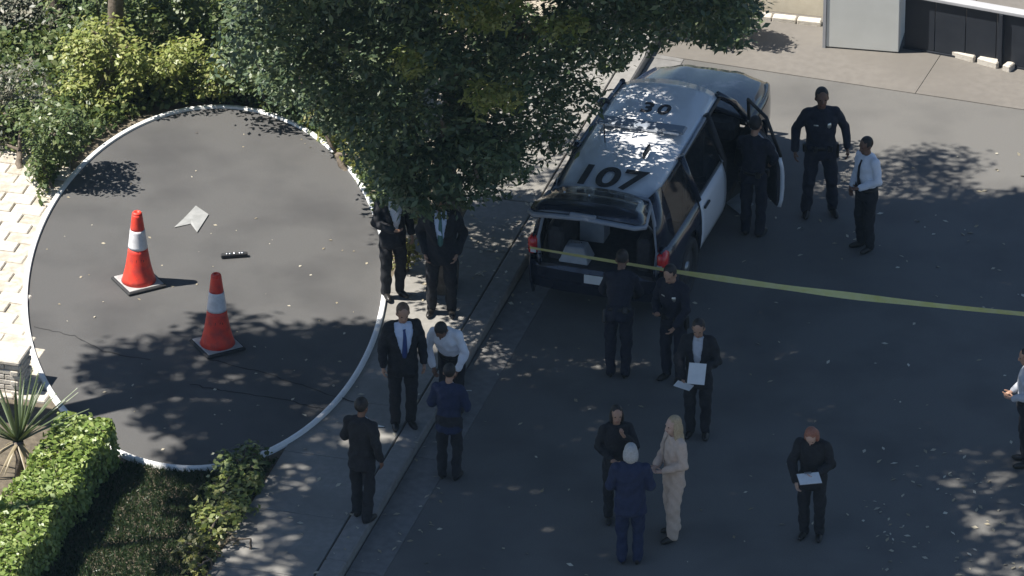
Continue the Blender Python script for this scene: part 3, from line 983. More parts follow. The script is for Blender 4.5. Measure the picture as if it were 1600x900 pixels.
# ------------------------------------------------------------------ patrol car (local: x right, y forward, z up; rear face y = -2.45)
suv_rear = G(930, 506)
SUV_RZ = ROAD_RZ - math.radians(1.5)
fw = Vector((-math.sin(SUV_RZ), math.cos(SUV_RZ), 0))
SUVS = 1.06
SUVL = 1.14
suv_o = suv_rear + fw * 2.5 * SUVL
suv = empty('patrol_car', (suv_o.x, suv_o.y, 0), SUV_RZ, 'black and white police patrol car with its rear hatch and right front door open', 'car')
suv.scale = (.985, SUVL, SUVS)
WY = (1.52, -1.48); WR = .385
def side_profile(y):
    """outer points of the flank at station y: list of (x, z) from sill to belt"""
    bot = .30
    for w in WY:
        d = abs(y - w)
        if d < .45: bot = max(bot, WR + math.sqrt(.45 ** 2 - d * d) * .98)
    nose = max(0.0, (y - 1.7) / .8)
    tail = max(0.0, (-y - 2.0) / .5)
    inset = .16 * nose ** 2.2 + .06 * tail ** 2
    belt = 1.08 + .04 * max(0, -y / 2.4) - (.13 * max(0, (y - 1.0) / 1.5) ** 1.3)
    zs = [bot, max(bot + .02, .45), max(bot + .04, .62), max(bot + .06, .80), max(bot + .08, .93), belt]
    xs = [.95, .985, 1.0, .998, .985, .945]
    return [(x - inset, z) for x, z in zip(xs, zs)]
def flank(sx, y0, y1, n=None):
    n = n or max(3, int((y1 - y0) / .05))
    return [[(sx * x, y0 + (y1 - y0) * i / n, z) for x, z in side_profile(y0 + (y1 - y0) * i / n)] for i in range(n + 1)]
DOOR_SPLIT = (-1.02, .06, 1.16)
# left flank
MB().grid(flank(-1, -2.45, DOOR_SPLIT[0])).build('rear_quarter', M['car_black'], suv, thick=.03)
MB().grid(flank(-1, DOOR_SPLIT[2], 2.45)).build('front_fender', M['car_black'], suv, thick=.03)
MB().grid(flank(1, -2.45, DOOR_SPLIT[0])).build('rear_quarter', M['car_black'], suv, thick=.03)
MB().grid(flank(1, DOOR_SPLIT[2], 2.45)).build('front_fender', M['car_black'], suv, thick=.03)
# greenhouse geometry
def roof_half(y):
    return .70 - .03 * max(0, y) - .05 * max(0, (-y - 1.6))
ROOF_Y0, ROOF_Y1 = -2.22, .62
def roof_z(y, t=0.0):
    q = (y + .5) / 1.8
    return 1.775 - .045 * q * q - .045 * t * t - .05 * t ** 6
rows = []
for i in range(25):
    y = ROOF_Y0 + (ROOF_Y1 - ROOF_Y0) * i / 24
    rows.append([(roof_half(y) * t, y + (.10 * (1 - t * t) if i == 24 else .06 * (1 - t * t) * (i / 24) ** 6), roof_z(y, t)) for t in np.linspace(-1, 1, 17)])
roof = MB().grid(rows).build('roof', M['car_white'], suv, thick=.05)
for sx in (-1, 1):
    MB().tube([(sx * (roof_half(y) + .012), y, roof_z(y, 1) - .02) for y in np.linspace(ROOF_Y0, ROOF_Y1, 12)], .028, 8).build('roof_rail', M['trim_black'], suv)
# roof numbers
def text(body, size, loc, m, par, ext=.003, rx_=0.0, rz=0.0, bold=.0):
    cu = bpy.data.curves.new('text', 'FONT'); cu.body = body; cu.size = size; cu.extrude = ext; cu.align_x = 'CENTER'; cu.offset = bold
    t = bpy.data.objects.new('tmp', cu); COL.objects.link(t)
    me = bpy.data.meshes.new_from_object(t.evaluated_get(bpy.context.evaluated_depsgraph_get()))
    bpy.data.objects.remove(t)
    me.materials.append(m)
    o = link('marking', me, None, par, False)
    o.location = loc; o.rotation_euler = (rx_, 0, rz)
    return o
for ch, x in (('1', -.40), ('0', -.02), ('7', .38)):
    text(ch, .66, (x * .82, -2.17, roof_z(-1.9, .3) + .014), M['ink'], suv, bold=.012, rx_=.03)
for ch, x in (('3', -.10), ('0', .13)):
    text(ch, .36, (x + .02, -.22, roof_z(-.1, 0) + .006), M['ink'], suv, bold=.008, rx_=-.02)
# slim roof light bar
lb = MB().box((0, -.62, 1.805), (1.24, .20, .05), bev=.02).build('light_bar', M['trim_grey'], suv, False)
for k, mm in enumerate(('red_lens', 'clear_lens', 'clear_lens', 'blue_lens')):
    MB().box((-.45 + .30 * k, -.725, 1.805), (.22, .012, .03)).build('lens', M['clear_lens'], lb, False)
MB().box((.30, -1.30, 1.83), (.03, .26, .09), bev=.012).build('antenna_fin', M['trim_black'], suv, False)
MB().tube([(-.35, -1.1, 1.76), (-.35, -1.15, 2.05)], .008, 6).build('antenna', M['trim_black'], suv)
# pillars
def pil(name, pts, r, m): MB().tube(pts, r, 8).build(name, M[m], suv)
for sx in (-1, 1):
    pil('front_pillar', [(sx * .90, 1.26, 1.06), (sx * .80, .95, 1.42), (sx * .68, .60, 1.70)], .045, 'car_black')
    pil('middle_pillar', [(sx * .94, .06, .40), (sx * .95, .06, 1.08), (sx * .71, .02, 1.72)], .05, 'trim_black')
    pil('rear_pillar', [(sx * .94, -1.02, 1.08), (sx * .72, -1.12, 1.72)], .05, 'car_black')
    # broad corner pillar beside the hatch opening
    rows = [[(sx * .945, -2.02, 1.12), (sx * .93, -2.30, 1.12), (sx * .86, -2.45, 1.10)],
            [(sx * .86, -1.98, 1.42), (sx * .84, -2.22, 1.42), (sx * .79, -2.38, 1.40)],
            [(sx * .71, -1.92, 1.72), (sx * .69, -2.12, 1.735), (sx * .66, -2.26, 1.735)]]
    MB().grid(rows).build('corner_pillar', M['car_black'], suv, thick=.03)
    # quarter glass
    MB().grid([[(sx * .94, -1.06, 1.10), (sx * .945, -2.02, 1.12)], [(sx * .72, -1.14, 1.70), (sx * .71, -1.94, 1.70)]]).build('quarter_window', M['glass'], suv)
# windscreen
MB().grid([[(x * .86, 1.30 + .10 * (1 - x * x), 1.05) for x in np.linspace(-1, 1, 9)], [(x * .78, .96 + .11 * (1 - x * x), 1.40) for x in np.linspace(-1, 1, 9)], [(x * .66, .62 + .12 * (1 - x * x), 1.69) for x in np.linspace(-1, 1, 9)]]).build('windscreen', M['glass'], suv)
# bonnet
rows = []
for i in range(15):
    t = i / 14; y = 1.20 + 1.24 * t
    xh = side_profile(y)[-1][0] - .01
    zb = side_profile(y)[-1][1]
    rows.append([(xh * q, y + .12 * (1 - q * q) * t, zb - .01 + .085 * (1 - abs(q) ** 2.5) * (1 - .5 * t ** 3) + (.02 if .34 < abs(q) < .6 else 0)) for q in np.linspace(-1, 1, 15)])
MB().grid(rows).build('bonnet', M['car_black'], suv, thick=.03)
# front end
rows = []
for z, fy in ((.28, 2.38), (.42, 2.47), (.62, 2.50), (.80, 2.50), (.93, 2.46)):
    rows.append([(.83 * q, fy + .10 * (1 - q * q) - .04 * abs(q) ** 4, z) for q in np.linspace(-1, 1, 13)])
MB().grid(rows).build('front_bumper', M['car_black'], suv, thick=.04)
MB().box((0, 2.60, .70), (.9, .03, .22), bev=.02).build('grille', M['trim_black'], suv, False)
for sx in (-1, 1):
    MB().ellipsoid((sx * .66, 2.46, .84), (.17, .10, .07)).build('headlight', M['clear_lens'], suv)
    MB().ellipsoid((sx * 1.08, 1.02, 1.12), (.12, .06, .08)).build('wing_mirror', M['car_black'], suv)
MB().tube([(-.45, 2.55, .35), (-.45, 2.66, .55), (-.40, 2.68, .85), (.40, 2.68, .85), (.45, 2.66, .55), (.45, 2.55, .35)], .03, 8).build('push_bar', M['trim_black'], suv)
# rear bumper, sill, opening frame
rows = []
for z, fy in ((.34, -2.36), (.36, -2.44), (.50, -2.48), (.52, -2.45), (.66, -2.46), (.71, -2.43), (.715, -2.28)):
    rows.append([(.95 * q, fy + .08 * abs(q) ** 3, z) for q in np.linspace(-1, 1, 15)])
MB().grid(rows).build('rear_bumper', M['car_black'], suv, smooth=False, thick=.03)
MB().box((0, -2.475, .60), (.34, .012, .12), bev=.004).build('number_plate', M['paper'], suv, False)
for sx in (-1, 1):
    MB().grid([[(sx * .945, -2.30, .70), (sx * .80, -2.47, .70)], [(sx * .945, -2.30, .86), (sx * .80, -2.47, .86)]]).build('tail_panel', M['car_black'], suv, thick=.03)
    tl = MB().box((sx * .90, -2.38, .96), (.13, .20, .26), bev=.04).build('tail_light', M['red_lens'], suv, True)
    MB().box((sx * .88, -2.475, .90), (.08, .02, .06), bev=.008).build('reverse_lens', M['clear_lens'], tl, False)
MB().tube([(-.80, -2.43, .74), (-.83, -2.42, 1.08), (-.76, -2.35, 1.45), (-.66, -2.25, 1.70), (0, -2.24, 1.735), (.66, -2.25, 1.70), (.76, -2.35, 1.45), (.83, -2.42, 1.08), (.80, -2.43, .74)], .026, 8).build('opening_seal', M['trim_grey'], suv)
# open hatch
hat = MB()
rows = []
for i in range(9):
    t = i / 8
    y = -2.24 - .74 * t; z = 1.765 + .10 * t - (.10 * max(0, t - .8) / .2)
    hw_ = .68 + .13 * t
    rows.append([(hw_ * q, y + .10 * q * q * t, z - .06 * q * q - .05 * q ** 6) for q in np.linspace(-1, 1, 13)])
hatch = hat.grid(rows).build('hatch', M['car_black'], suv, thick=.05)
MB().grid([[(q * .56, -2.34, 1.790 - .03 * q * q) for q in np.linspace(-1, 1, 7)], [(q * .62, -2.72, 1.842 - .03 * q * q) for q in np.linspace(-1, 1, 7)]]).build('hatch_glass', M['glass'], hatch, thick=.004)
edge = [(-.70, -2.34, 1.67), (-.80, -2.86, 1.66), (-.70, -2.98, 1.70), (0, -3.04, 1.77), (.70, -2.98, 1.70), (.80, -2.86, 1.66), (.70, -2.34, 1.67)]
MB().tube(edge, .033, 8).build('hatch_edge', M['trim_grey'], hatch)
MB().box((0, -3.03, 1.80), (.36, .05, .05), bev=.01).build('handle_trim', M['trim_grey'], hatch, False)
for x in (-.42, -.08, .62):
    MB().ellipsoid((x, -2.55, 1.82), (.018, .018, .014), nu=8, nv=5).build('lamp', M['clear_lens'], hatch)
for sx in (-1, 1):
    MB().tube([(sx * .74, -2.32, 1.30), (sx * .72, -2.74, 1.70)], [.018, .011], 8).build('gas_strut', M['steel'], suv)
# doors
def door(name, y0, y1, sx, ang, m, par):
    """hinged at y1 (its front edge)"""
    hx = sx * .96
    root_ = bpy.data.objects.new(name, None); COL.objects.link(root_); root_.parent = par
    root_.location = (hx, y1, 0); root_.rotation_euler = (0, 0, sx * ang)
    n = 10
    rows = []
    for i in range(n + 1):
        y = y0 + .012 + (y1 - y0 - .024) * i / n
        rows.append([(sx * x - hx, y - y1, z) for x, z in [(.955, .36), (.985, .46), (1.0, .62), (.998, .80), (.985, .93), (.945, 1.08)]])
    MB().grid(rows).build('door_skin', m, root_, thick=.05)
    MB().box((sx * .915 - hx, (y0 - y1) / 2, .72), (.06, (y1 - y0) * .96, .70), bev=.02).build('inner_panel', M['interior'], root_, False)
    yt0 = y0 - .10 if y0 < -.5 else y0 - .02
    yt1 = y1 - (.52 if y1 > .5 else .04)
    fr = [(sx * .945 - hx, y0 + .03 - y1, 1.08), (sx * .72 - hx, yt0 + .05 - y1, 1.69), (sx * .70 - hx, yt1 - y1, 1.69), (sx * .945 - hx, y1 - .03 - y1, 1.08)]
    MB().tube(fr, .024, 8).build('window_frame', M['trim_black' if ang > .1 else 'trim_grey'], root_)
    MB().grid([[fr[0], fr[3]], [fr[1], fr[2]]]).build('window', M['glass'], root_)
    MB().box((sx * 1.005 - hx, y0 - y1 + .20, .93), (.03, .20, .035), bev=.008).build('handle', M['trim_black'], root_, False)
    return root_
door('rear_door', DOOR_SPLIT[0], DOOR_SPLIT[1], -1, 0, M['car_white'], suv)
door('front_door', DOOR_SPLIT[1], DOOR_SPLIT[2], -1, 0, M['car_white'], suv)
door('rear_door', DOOR_SPLIT[0], DOOR_SPLIT[1], 1, 0.0, M['car_white'], suv)
door('front_door', DOOR_SPLIT[1], DOOR_SPLIT[2], 1, math.radians(42), M['car_white'], suv)
# floor, cargo deck, seats, dash
MB().box((0, 0, .36), (1.8, 4.3, .10)).build('floor', M['interior'], suv, False)
MB().box((0, -1.72, .69), (1.62, 1.40, .06)).build('cargo_deck', M['interior'], suv, False)
MB().box((0, -.98, 1.12), (1.5, .10, .80), bev=.03).build('cargo_partition', M['interior'], suv, False)
MB().box((0, -.62, .72), (1.4, .5, .2), bev=.05).build('rear_seat', M['interior'], suv, False)
for sx in (-1, 1):
    s = MB().box((sx * .42, .35, .74), (.52, .52, .18), bev=.05).build('front_seat', M['interior'], suv, False)
    MB().box((sx * .42, .05, 1.15), (.5, .14, .72), bev=.05).build('backrest', M['interior'], s, False)
    MB().box((sx * .62, -2.0, .95), (.22, .7, .46), bev=.04).build('cargo_trim', M['interior'], suv, False)
MB().box((0, 1.12, .95), (1.6, .36, .26), bev=.06).build('dashboard', M['interior'], suv, False)
MB().box((.02, -1.04, 1.30), (.30, .02, .17), bev=.02).build('partition_window', M['case_grey'], suv, False)
# wheels
def wheel(x, y):
    w = bpy.data.objects.new('wheel', None); COL.objects.link(w); w.parent = suv
    w.location = (x, y, WR); w.rotation_euler = (0, math.pi / 2, 0)
    MB().lathe([(.25, -.11), (.345, -.122), (.375, -.10), (WR, -.05), (WR, .05), (.375, .10), (.345, .122), (.25, .11), (.25, -.11)], 32).build('tyre', M['rubber'], w)
    r = MB().lathe([(.02, -.06), (.25, -.075), (.255, 0), (.25, .075), (.02, .06)], 24).build('rim', M['rim'], w)
    for k in range(5):
        a = 2 * math.pi * k / 5
        MB().box((.13 * math.cos(a), .13 * math.sin(a), .085 * (1 if x > 0 else -1)), (.2, .05, .03), M=None).build('spoke', M['rim'], r, False) if False else None
    MB().lathe([(.07, -.09), (.07, .09)], 16).build('hub_cap', M['steel'], w)
    return w
for y in WY:
    for x in (-.87, .87): wheel(x, y)
# things lying in the cargo bay
def in_suv(p): 
    return Matrix.Translation(suv.location) @ Matrix.Rotation(SUV_RZ, 4, 'Z') @ Vector((p[0] * .985, p[1] * SUVL, p[2] * SUVS))
bx = empty('equipment_case', in_suv((-.36, -2.22, .722)), SUV_RZ, 'grey wedge-shaped equipment case in the open cargo bay', 'case')
MB().box((0, 0, .11), (.42, .34, .22), taper=.62).build('case_body', M['case_grey'], bx, False, bevel=.02)
MB().box((0, 0, .235), (.14, .05, .03), bev=.01).build('carry_handle', M['chrome'], bx, False)
bx = empty('equipment_box', in_suv((-.30, -1.65, .722)), SUV_RZ, 'dull grey box deeper inside the cargo bay', 'box')
MB().box((0, 0, .16), (.34, .3, .32)).build('box_body', M['case_grey'], bx, False, bevel=.015)
MB().box((0, 0, .335), (.36, .32, .03)).build('lid', M['trim_grey'], bx, False, bevel=.008)
bx = empty('clear_bottle', in_suv((-.62, -1.9, .722)), SUV_RZ, 'tall pale bottle standing in the cargo bay', 'bottle')
MB().lathe([(.035, 0), (.04, .02), (.04, .26), (.015, .32), (.015, .36)], 14).build('bottle_body', M['clear_lens'], bx)
MB().lathe([(.018, .36), (.018, .39)], 12).build('cap', M['trim_grey'], bx)

# ------------------------------------------------------------------ barrier tape
ta = in_suv((-.90, -2.56, .98))
pole_p = G(1690, 610)
tb_ = Vector((pole_p.x - .04, pole_p.y, 1.05))
rows = []
nT = 60
for i in range(nT + 1):
    t = i / nT
    p = ta.lerp(tb_, t); p.z -= .10 * math.sin(math.pi * t)
    tw = math.radians(38 - 30 * math.sin(math.pi * min(1, t * .8)) + 7 * math.sin(t * 9) + 4 * math.sin(t * 31))
    d = Vector((0, -math.sin(tw), math.cos(tw)))
    wv = .034 + .014 * math.sin(math.pi * t) + .006 * math.sin(t * 23)
    rows.append([p + d * wv, p - d * wv])
o = MB().grid(rows).build('barrier_tape', M['tape'], None, smooth=False, thick=.0006)
tag(o, 'yellow police barrier tape stretched from the patrol car across the road', 'tape')
sp = empty('sign_post', (pole_p.x, pole_p.y, 0), 0, 'steel sign post at the right that holds the yellow tape', 'post')
MB().tube([(0, 0, -.05), (0, 0, 2.4)], .03, 10).build('pole', M['steel'], sp)
MB().box((0, -.035, 2.15), (.45, .01, .6), bev=.004).build('sign_plate', M['white_paint'], sp, False)

# ------------------------------------------------------------------ people
ARMS = {
    'down': ((.245, .03, .22), (.255, -.05, -.03)),
    'wide': ((.30, .06, .24), (.32, -.05, .0)),
    'hold': ((.255, -.02, .21), (.10, -.27, .19)),
    'reach': ((.245, -.20, .27), (.17, -.43, .20)),
    'back': ((.285, .10, .22), (.10, .17, .02)),
    'pocket': ((.262, .07, .21), (.20, -.06, -.03)),
    'chin': ((.255, -.10, .24), (.08, -.22, .46)),
    'belly': ((.25, .0, .22), (.10, -.21, .12)),
    'low': ((.26, -.10, .23), (.17, -.28, .05)),
}
def person(label, px, py, face=0.0, h=1.78, skin='skin_tan', hair='hair_black', hair_style='short', top='suit', top_m='black_suit', shirt_m='white_shirt',
           tie=None, trousers='dark_trousers', arms=('down', 'down'), pitch=0.0, head_pitch=0.0, head_turn=0.0, stance=.10, step=.0, bulk=1.0, police=False, z=0.0, gloves=None, wide_leg=False, open_v=.085, shoe='leather', group=None):
    k = h / 1.80
    root = empty('person', G(px, py, z), math.radians(face), label, 'person', group)
    T = Matrix.Translation((0, 0, .95)) @ Matrix.Rotation(math.radians(pitch), 4, 'X')
    HM = T @ Matrix.Translation((0, -.015, .575)) @ Matrix.Rotation(math.radians(head_turn), 4, 'Z') @ Matrix.Rotation(math.radians(head_pitch), 4, 'X') @ Matrix.Scale(1.07, 4)
    S = Matrix.Scale(k, 4)
    b = bulk
    # legs
    hips = [Vector((s * .095, 0, .92)) for s in (1, -1)]
    if pitch > 12:
        back = .12 * math.sin(math.radians(pitch))
    else: back = 0.0
    ank = [Vector((stance, back - step, .085)), Vector((-stance, back + step, .085))]
    kn = [hips[i].lerp(ank[i], .52) + Vector((.01 * (1, -1)[i], -.03 - (.03 if abs(step) > .08 else 0), 0)) for i in (0, 1)]
    sh = [Vector((s * .172 * (b * .5 + .5), .012, .478)) for s in (1, -1)]
    el = []; wr = []
    for i, s in enumerate((1, -1)):
        e, w = ARMS[arms[i]]
        el.append(Vector((s * e[0] * (b * .4 + .6), e[1], e[2]))); wr.append(Vector((s * w[0] * (b * .3 + .7), w[1], w[2])))
    body = MB()
    torso_rows = [(0, .0, -.06, .155 * b, .105 * b), (0, .0, .04, .15 * b, .105 * b), (0, -.005, .15, .145 * b, .105 * b), (0, -.01, .28, .16 * b, .115 * b), (0, -.005, .40, .172 * b, .115 * b), (0, .01, .48, .15 * b, .095 * b), (0, .015, .545, .09, .07)]
    body.rings([(r_[0], r_[1], r_[2], r_[3] * .92, r_[4] * .90) for r_ in torso_rows], 18, T)
    body.capsule((0, .01, .50), (0, -.005, .60), .06, .055, M=T)
    # head
    body.ellipsoid((0, -.005, .145), (.073, .092, .098), HM)
    body.ellipsoid((0, -.028, .075), (.058, .066, .072), HM)
    body.ellipsoid((0, -.05, .03), (.034, .034, .026), HM)
    body.capsule((0, -.095, .128), (0, -.114, .092), .010, .015, 8, HM)
    for s in (1, -1):
        body.ellipsoid((s * .076, .005, .11), (.012, .022, .033), HM, 8, 6)
        body.ellipsoid((s * .03, -.086, .142), (.022, .012, .010), HM, 8, 6)
    for i, s in enumerate((1, -1)):
        body.capsule(sh[i], el[i], .050 * b, .038, M=T)
        body.capsule(el[i], wr[i], .038, .026, M=T)
        body.capsule(hips[i], kn[i], .080 * b, .055)
        body.capsule(kn[i], ank[i], .052, .036)
        body.capsule(ank[i] + Vector((0, .03, -.04)), ank[i] + Vector((s * .02, -.15, -.05)), .035, .03)
        d = (wr[i] - el[i]).normalized()
        if arms[i] in ('hold', 'reach', 'belly', 'chin'): d = (d + Vector((0, 0, .25))).normalized()
        a = d.cross(Vector((0, 0, 1)))
        if a.length < .3: a = Vector((0, 1, 0))
        a.normalize()
        if arms[i] in ('down', 'wide', 'pocket', 'back', 'low'): a = Vector((0, -1, 0)); a = (a - d * a.dot(d)).normalized()
        pn = d.cross(a).normalized()
        body.capsule(wr[i], wr[i] + d * .085, .028, .024, M=T)
        body.capsule(wr[i] + a * .022 + d * .03, wr[i] + a * .026 + d * .085, .018, .014, M=T)
        body.capsule(wr[i] - a * .022 + d * .03, wr[i] - a * .026 + d * .085, .018, .014, M=T)
    V = MB(); 
    me = remesh(body, .013, 3, 'body')
    # fingers
    fg = MB()
    for i, s in enumerate((1, -1)):
        d = (wr[i] - el[i]).normalized()
        if arms[i] in ('hold', 'reach', 'belly', 'chin'): d = (d + Vector((0, 0, .25))).normalized()
        a = d.cross(Vector((0, 0, 1)))
        if a.length < .3: a = Vector((0, 1, 0))
        a.normalize()
        if arms[i] in ('down', 'wide', 'pocket', 'back', 'low'): a = Vector((0, -1, 0)); a = (a - d * a.dot(d)).normalized()
        pn = d.cross(a).normalized()
        inward = pn if (T @ (wr[i] + pn) - T @ wr[i]).dot(Vector((-s, 0, 0))) > 0 else -pn
        if arms[i] in ('hold', 'reach', 'belly', 'chin'): inward = Vector((0, 0, 1)) if pn.z > 0 else -pn
        for q, (o_, ln) in enumerate(((.030, .068), (.010, .076), (-.010, .072), (-.030, .056))):
            p0 = wr[i] + d * .092 + a * o_
            p1 = p0 + (d * .85 + inward * .3).normalized() * ln * .5
            p2 = p1 + (d * .5 + inward * .8).normalized() * ln * .5
            fg.tube([p0, p1, p2], [.0095, .009, .007], 6, True, T)
        p0 = wr[i] + d * .035 + a * .03
        fg.tube([p0, p0 + (a * .7 + d * .6 + inward * .3) * .035, p0 + (a * .5 + d * 1.0 + inward * .6) * .055], [.012, .011, .008], 6, True, T)
    bm = bmesh.new(); bm.from_mesh(me)
    tmp = fg.mesh('fg'); bm.from_mesh(tmp); bpy.data.meshes.remove(tmp)
    for v in bm.verts: v.co = v.co * k
    bm.to_mesh(me); bm.free()
    me.materials.append(M[skin])
    body_o = link('body', me, None, root)
    def cloth(name, mb, m, voxel=.016, sm=4, cut=None):
        me = remesh(mb, voxel, sm, name)
        off = Vector((px * .37, py * .61, 0))
        nv_ = len(me.vertices)
        co = np.empty(nv_ * 3); me.vertices.foreach_get('co', co); co = co.reshape(-1, 3)
        nr = np.empty(nv_ * 3); me.vertices.foreach_get('normal', nr); nr = nr.reshape(-1, 3)
        ph = np.array([px * .37, py * .61, px * .11])
        a_ = co[:, 0]; b_ = co[:, 1]; c_ = co[:, 2]
        f = .0045 * np.sin(38 * c_ + 22 * a_ + 9 * np.sin(7 * b_ + ph[0]) + ph[1]) + .005 * np.sin(17 * c_ - 26 * b_ + 4 * np.sin(13 * a_ + ph[2])) + .004 * np.sin(55 * a_ + 12 * c_ + ph[0]) * np.sin(9 * c_ + ph[1])
        co += nr * (f + .010)[:, None]
        me.vertices.foreach_set('co', co.reshape(-1)); me.update()
        if cut:
            bm = bmesh.new(); bm.from_mesh(me)
            Ti = T.inverted()
            dead = [f for f in bm.faces if cut(Ti @ f.calc_center_median())]
            bmesh.ops.delete(bm, geom=dead, context='FACES')
            for _ in range(6):
                bv_ = [v for v in bm.verts if v.is_boundary]
                bmesh.ops.smooth_vert(bm, verts=bv_, factor=.5, use_axis_x=True, use_axis_y=True, use_axis_z=True)
            bm.to_mesh(me); bm.free()
        me.transform(S)
        me.materials.clear(); me.materials.append(M[m])
        o = link(name, me, None, root)
        return o
    # trousers
    tr = MB()
    tr.rings([(0, 0, -.12, .150 * b, .120 * b), (0, 0, -.05, .172 * b, .130 * b), (0, 0, .04, .166 * b, .125 * b), (0, 0, .10, .158 * b, .120 * b)], 18, T)
    lw = 1.25 if wide_leg else 1.0
    for i, s in enumerate((1, -1)):
        tr.capsule(hips[i], kn[i], .098 * b, .074 * lw)
        tr.capsule(kn[i], ank[i] + Vector((0, .005, -.0)), .074 * lw, .062 * lw)
    cloth('trousers', tr, trousers)
    for i, s in enumerate((1, -1)):
        sb = MB()
        sb.ellipsoid((0, 0, 0), (.048, .145, .05))
        sb.ellipsoid((0, .08, .02), (.042, .06, .055))
        me2 = remesh(sb, .014, 2, 'shoe')
        for v in me2.vertices:
            v.co.z = max(v.co.z, -.038)
            v.co = (Matrix.Rotation(s * .18, 4, 'Z') @ v.co)
            v.co = (v.co + ank[i] + Vector((s * .01, -.06, -.045))) * k
        me2.materials.append(M[shoe])
        link('shoe', me2, None, root)
    # shirt / uniform / jacket
    def upper(g, sleeve=1.0, hem=-.02, flare=0.0):
        mb = MB()
        rows = [(0, .0, hem, (.160 + g + flare) * b, (.112 + g + flare * .8) * b)]
        for (cx, cy, zz, rx_, ry_) in torso_rows[1:6]:
            if zz > hem + .03: rows.append((cx, cy, zz, rx_ + g * b, ry_ + g * b))
        rows.append((0, .012, .54, .10 + g * .5, .075 + g * .5))
        mb.rings(rows, 20, T)
        for i in (0, 1):
            mb.capsule(sh[i], el[i], (.056 + g * .8) * b, .047 + g, M=T)
            mb.capsule((0, .02, .535), tuple(sh[i] + Vector((0, 0, .012))), .045 + g * .5, .048 + g * .6, M=T)
            if sleeve > .6: mb.capsule(el[i], el[i].lerp(wr[i], .93), .050 + g, .036 + g * .7, M=T)
            else: pass
        return mb
    if top == 'suit':
        so = cloth('shirt', upper(.004, 1.0, 0.0), shirt_m, .016)
        zlo = .10
        def cut(p): return p.y < -.02 and p.z > zlo and abs(p.x) < .012 + open_v * min(1, (p.z - zlo) / .36) and p.z < .62
        jo = cloth('jacket', upper(.014, 1.0, -.17, .012), top_m, .016, 4, cut)
    else:
        so = cloth('shirt' if top == 'shirt' else 'uniform_shirt', upper(.008, 1.0 if top != 'tee' else .5, -.01 if top == 'shirt' else -.01), top_m, .016)
    # collar
    cb = MB()
    cb.rings([(0, .0, .52, .085, .078), (0, .0, .555, .070, .066), (0, .0, .56, .062, .058), (0, .0, .525, .07, .062)], 18, T)
    c_ = cb.build('collar', M[shirt_m if top == 'suit' else top_m], root); c_.data.transform(S)
    # belt
    bb = MB().rings([(0, 0, .02, .176 * b, .138 * b), (0, 0, .065, .172 * b, .134 * b)], 24, T)
    if police or top != 'suit':
        bo = bb.build('belt', M['leather'], root); bo.data.transform(S)
        if police:
            for (x, y, dz, sx_, sy_, sz_) in ((.185 * b, .0, -.05, .05, .09, .2), (-.185 * b, -.02, .02, .05, .07, .12), (.10, -.135 * b, .04, .06, .04, .09), (-.09, -.135 * b, .04, .05, .04, .08), (-.10, .13 * b, .04, .07, .04, .09)):
                q = MB().box((x, y, dz), (sx_, sy_, sz_), T, bev=.012).build('belt_pouch', M['leather'], root, False); q.data.transform(S)
    # badge and tie hug the shirt
    def front(name, pts, m, off=.008, target=so):
        dgm = target.data
        bv = BVHTree.FromPolygons([v.co for v in dgm.vertices], [p.vertices for p in dgm.polygons])
        rows = []
        for (x, w, zz) in pts:
            row = []
            for xx in (x - w, x, x + w):
                o_ = (T @ Vector((xx, -.6, zz))) * k; dr_ = (T.to_3x3() @ Vector((0, 1, 0)))
                hit = bv.ray_cast(o_, dr_, 2.0)[0]
                if hit is None: hit = (T @ Vector((xx, -.12, zz))) * k
                row.append(hit - dr_ * off)
            rows.append(row)
        return MB().grid(rows).build(name, M[m], root, thick=.004)
    if tie:
        front('tie', [(0, .020, .50), (0, .016, .47), (0, .024, .40), (0, .032, .25), (0, .038, .12), (0, .004, .06)], tie)
    if police:
        front('badge', [(.085, .020, .40), (.085, .026, .375), (.085, .022, .345), (.085, .006, .325)], 'badge')
        front('name_plate', [(-.085, .028, .385), (-.085, .028, .370)], 'badge')
    # face details
    for s in (1, -1):
        e = MB().ellipsoid((s * .030, -.086, .128), (.012, .009, .008), HM, 8, 6).build('eye', M['eye'], body_o); e.data.transform(S)
    mo_ = MB().ellipsoid((0, -.086, .058), (.022, .010, .006), HM, 8, 6).build('mouth', M['lip'], body_o); mo_.data.transform(S)
    # hair
    if hair_style:
        hb = MB()
        hb.ellipsoid((0, .012, .158), (.083, .096, .098), HM)
        if hair_style in ('long',):
            hb.ellipsoid((0, .06, .06), (.090, .060, .13), HM)
            hb.ellipsoid((0, .075, -.06), (.10, .055, .12), HM)
            for s in (1, -1):
                hb.ellipsoid((s * .072, .01, .05), (.028, .05, .12), HM); hb.ellipsoid((s * .085, .02, -.07), (.032, .045, .10), HM)
        elif hair_style == 'bob':
            hb.ellipsoid((0, .05, .09), (.092, .065, .10), HM)
            for s in (1, -1): hb.ellipsoid((s * .072, .005, .08), (.025, .055, .085), HM)
        meh = remesh(hb, .012, 2, 'hair')
        HI = HM.inverted()
        bm = bmesh.new(); bm.from_mesh(meh)
        dead = []
        for f in bm.faces:
            q = HI @ f.calc_center_median()
            if q.y < -.028 - max(0, (.20 - q.z)) * .25 and q.z < .195 and abs(q.x) < .068: dead.append(f)
            elif hair_style in ('short', 'bald') and q.z < .10 and q.y < .03: dead.append(f)
            elif hair_style == 'short' and q.z < .045: dead.append(f)
        bmesh.ops.delete(bm, geom=dead, context='FACES')
        bm.to_mesh(meh); bm.free()
        meh.transform(S); meh.materials.clear(); meh.materials.append(M[hair])
        link('hair', meh, None, root)
    root['_k'] = k
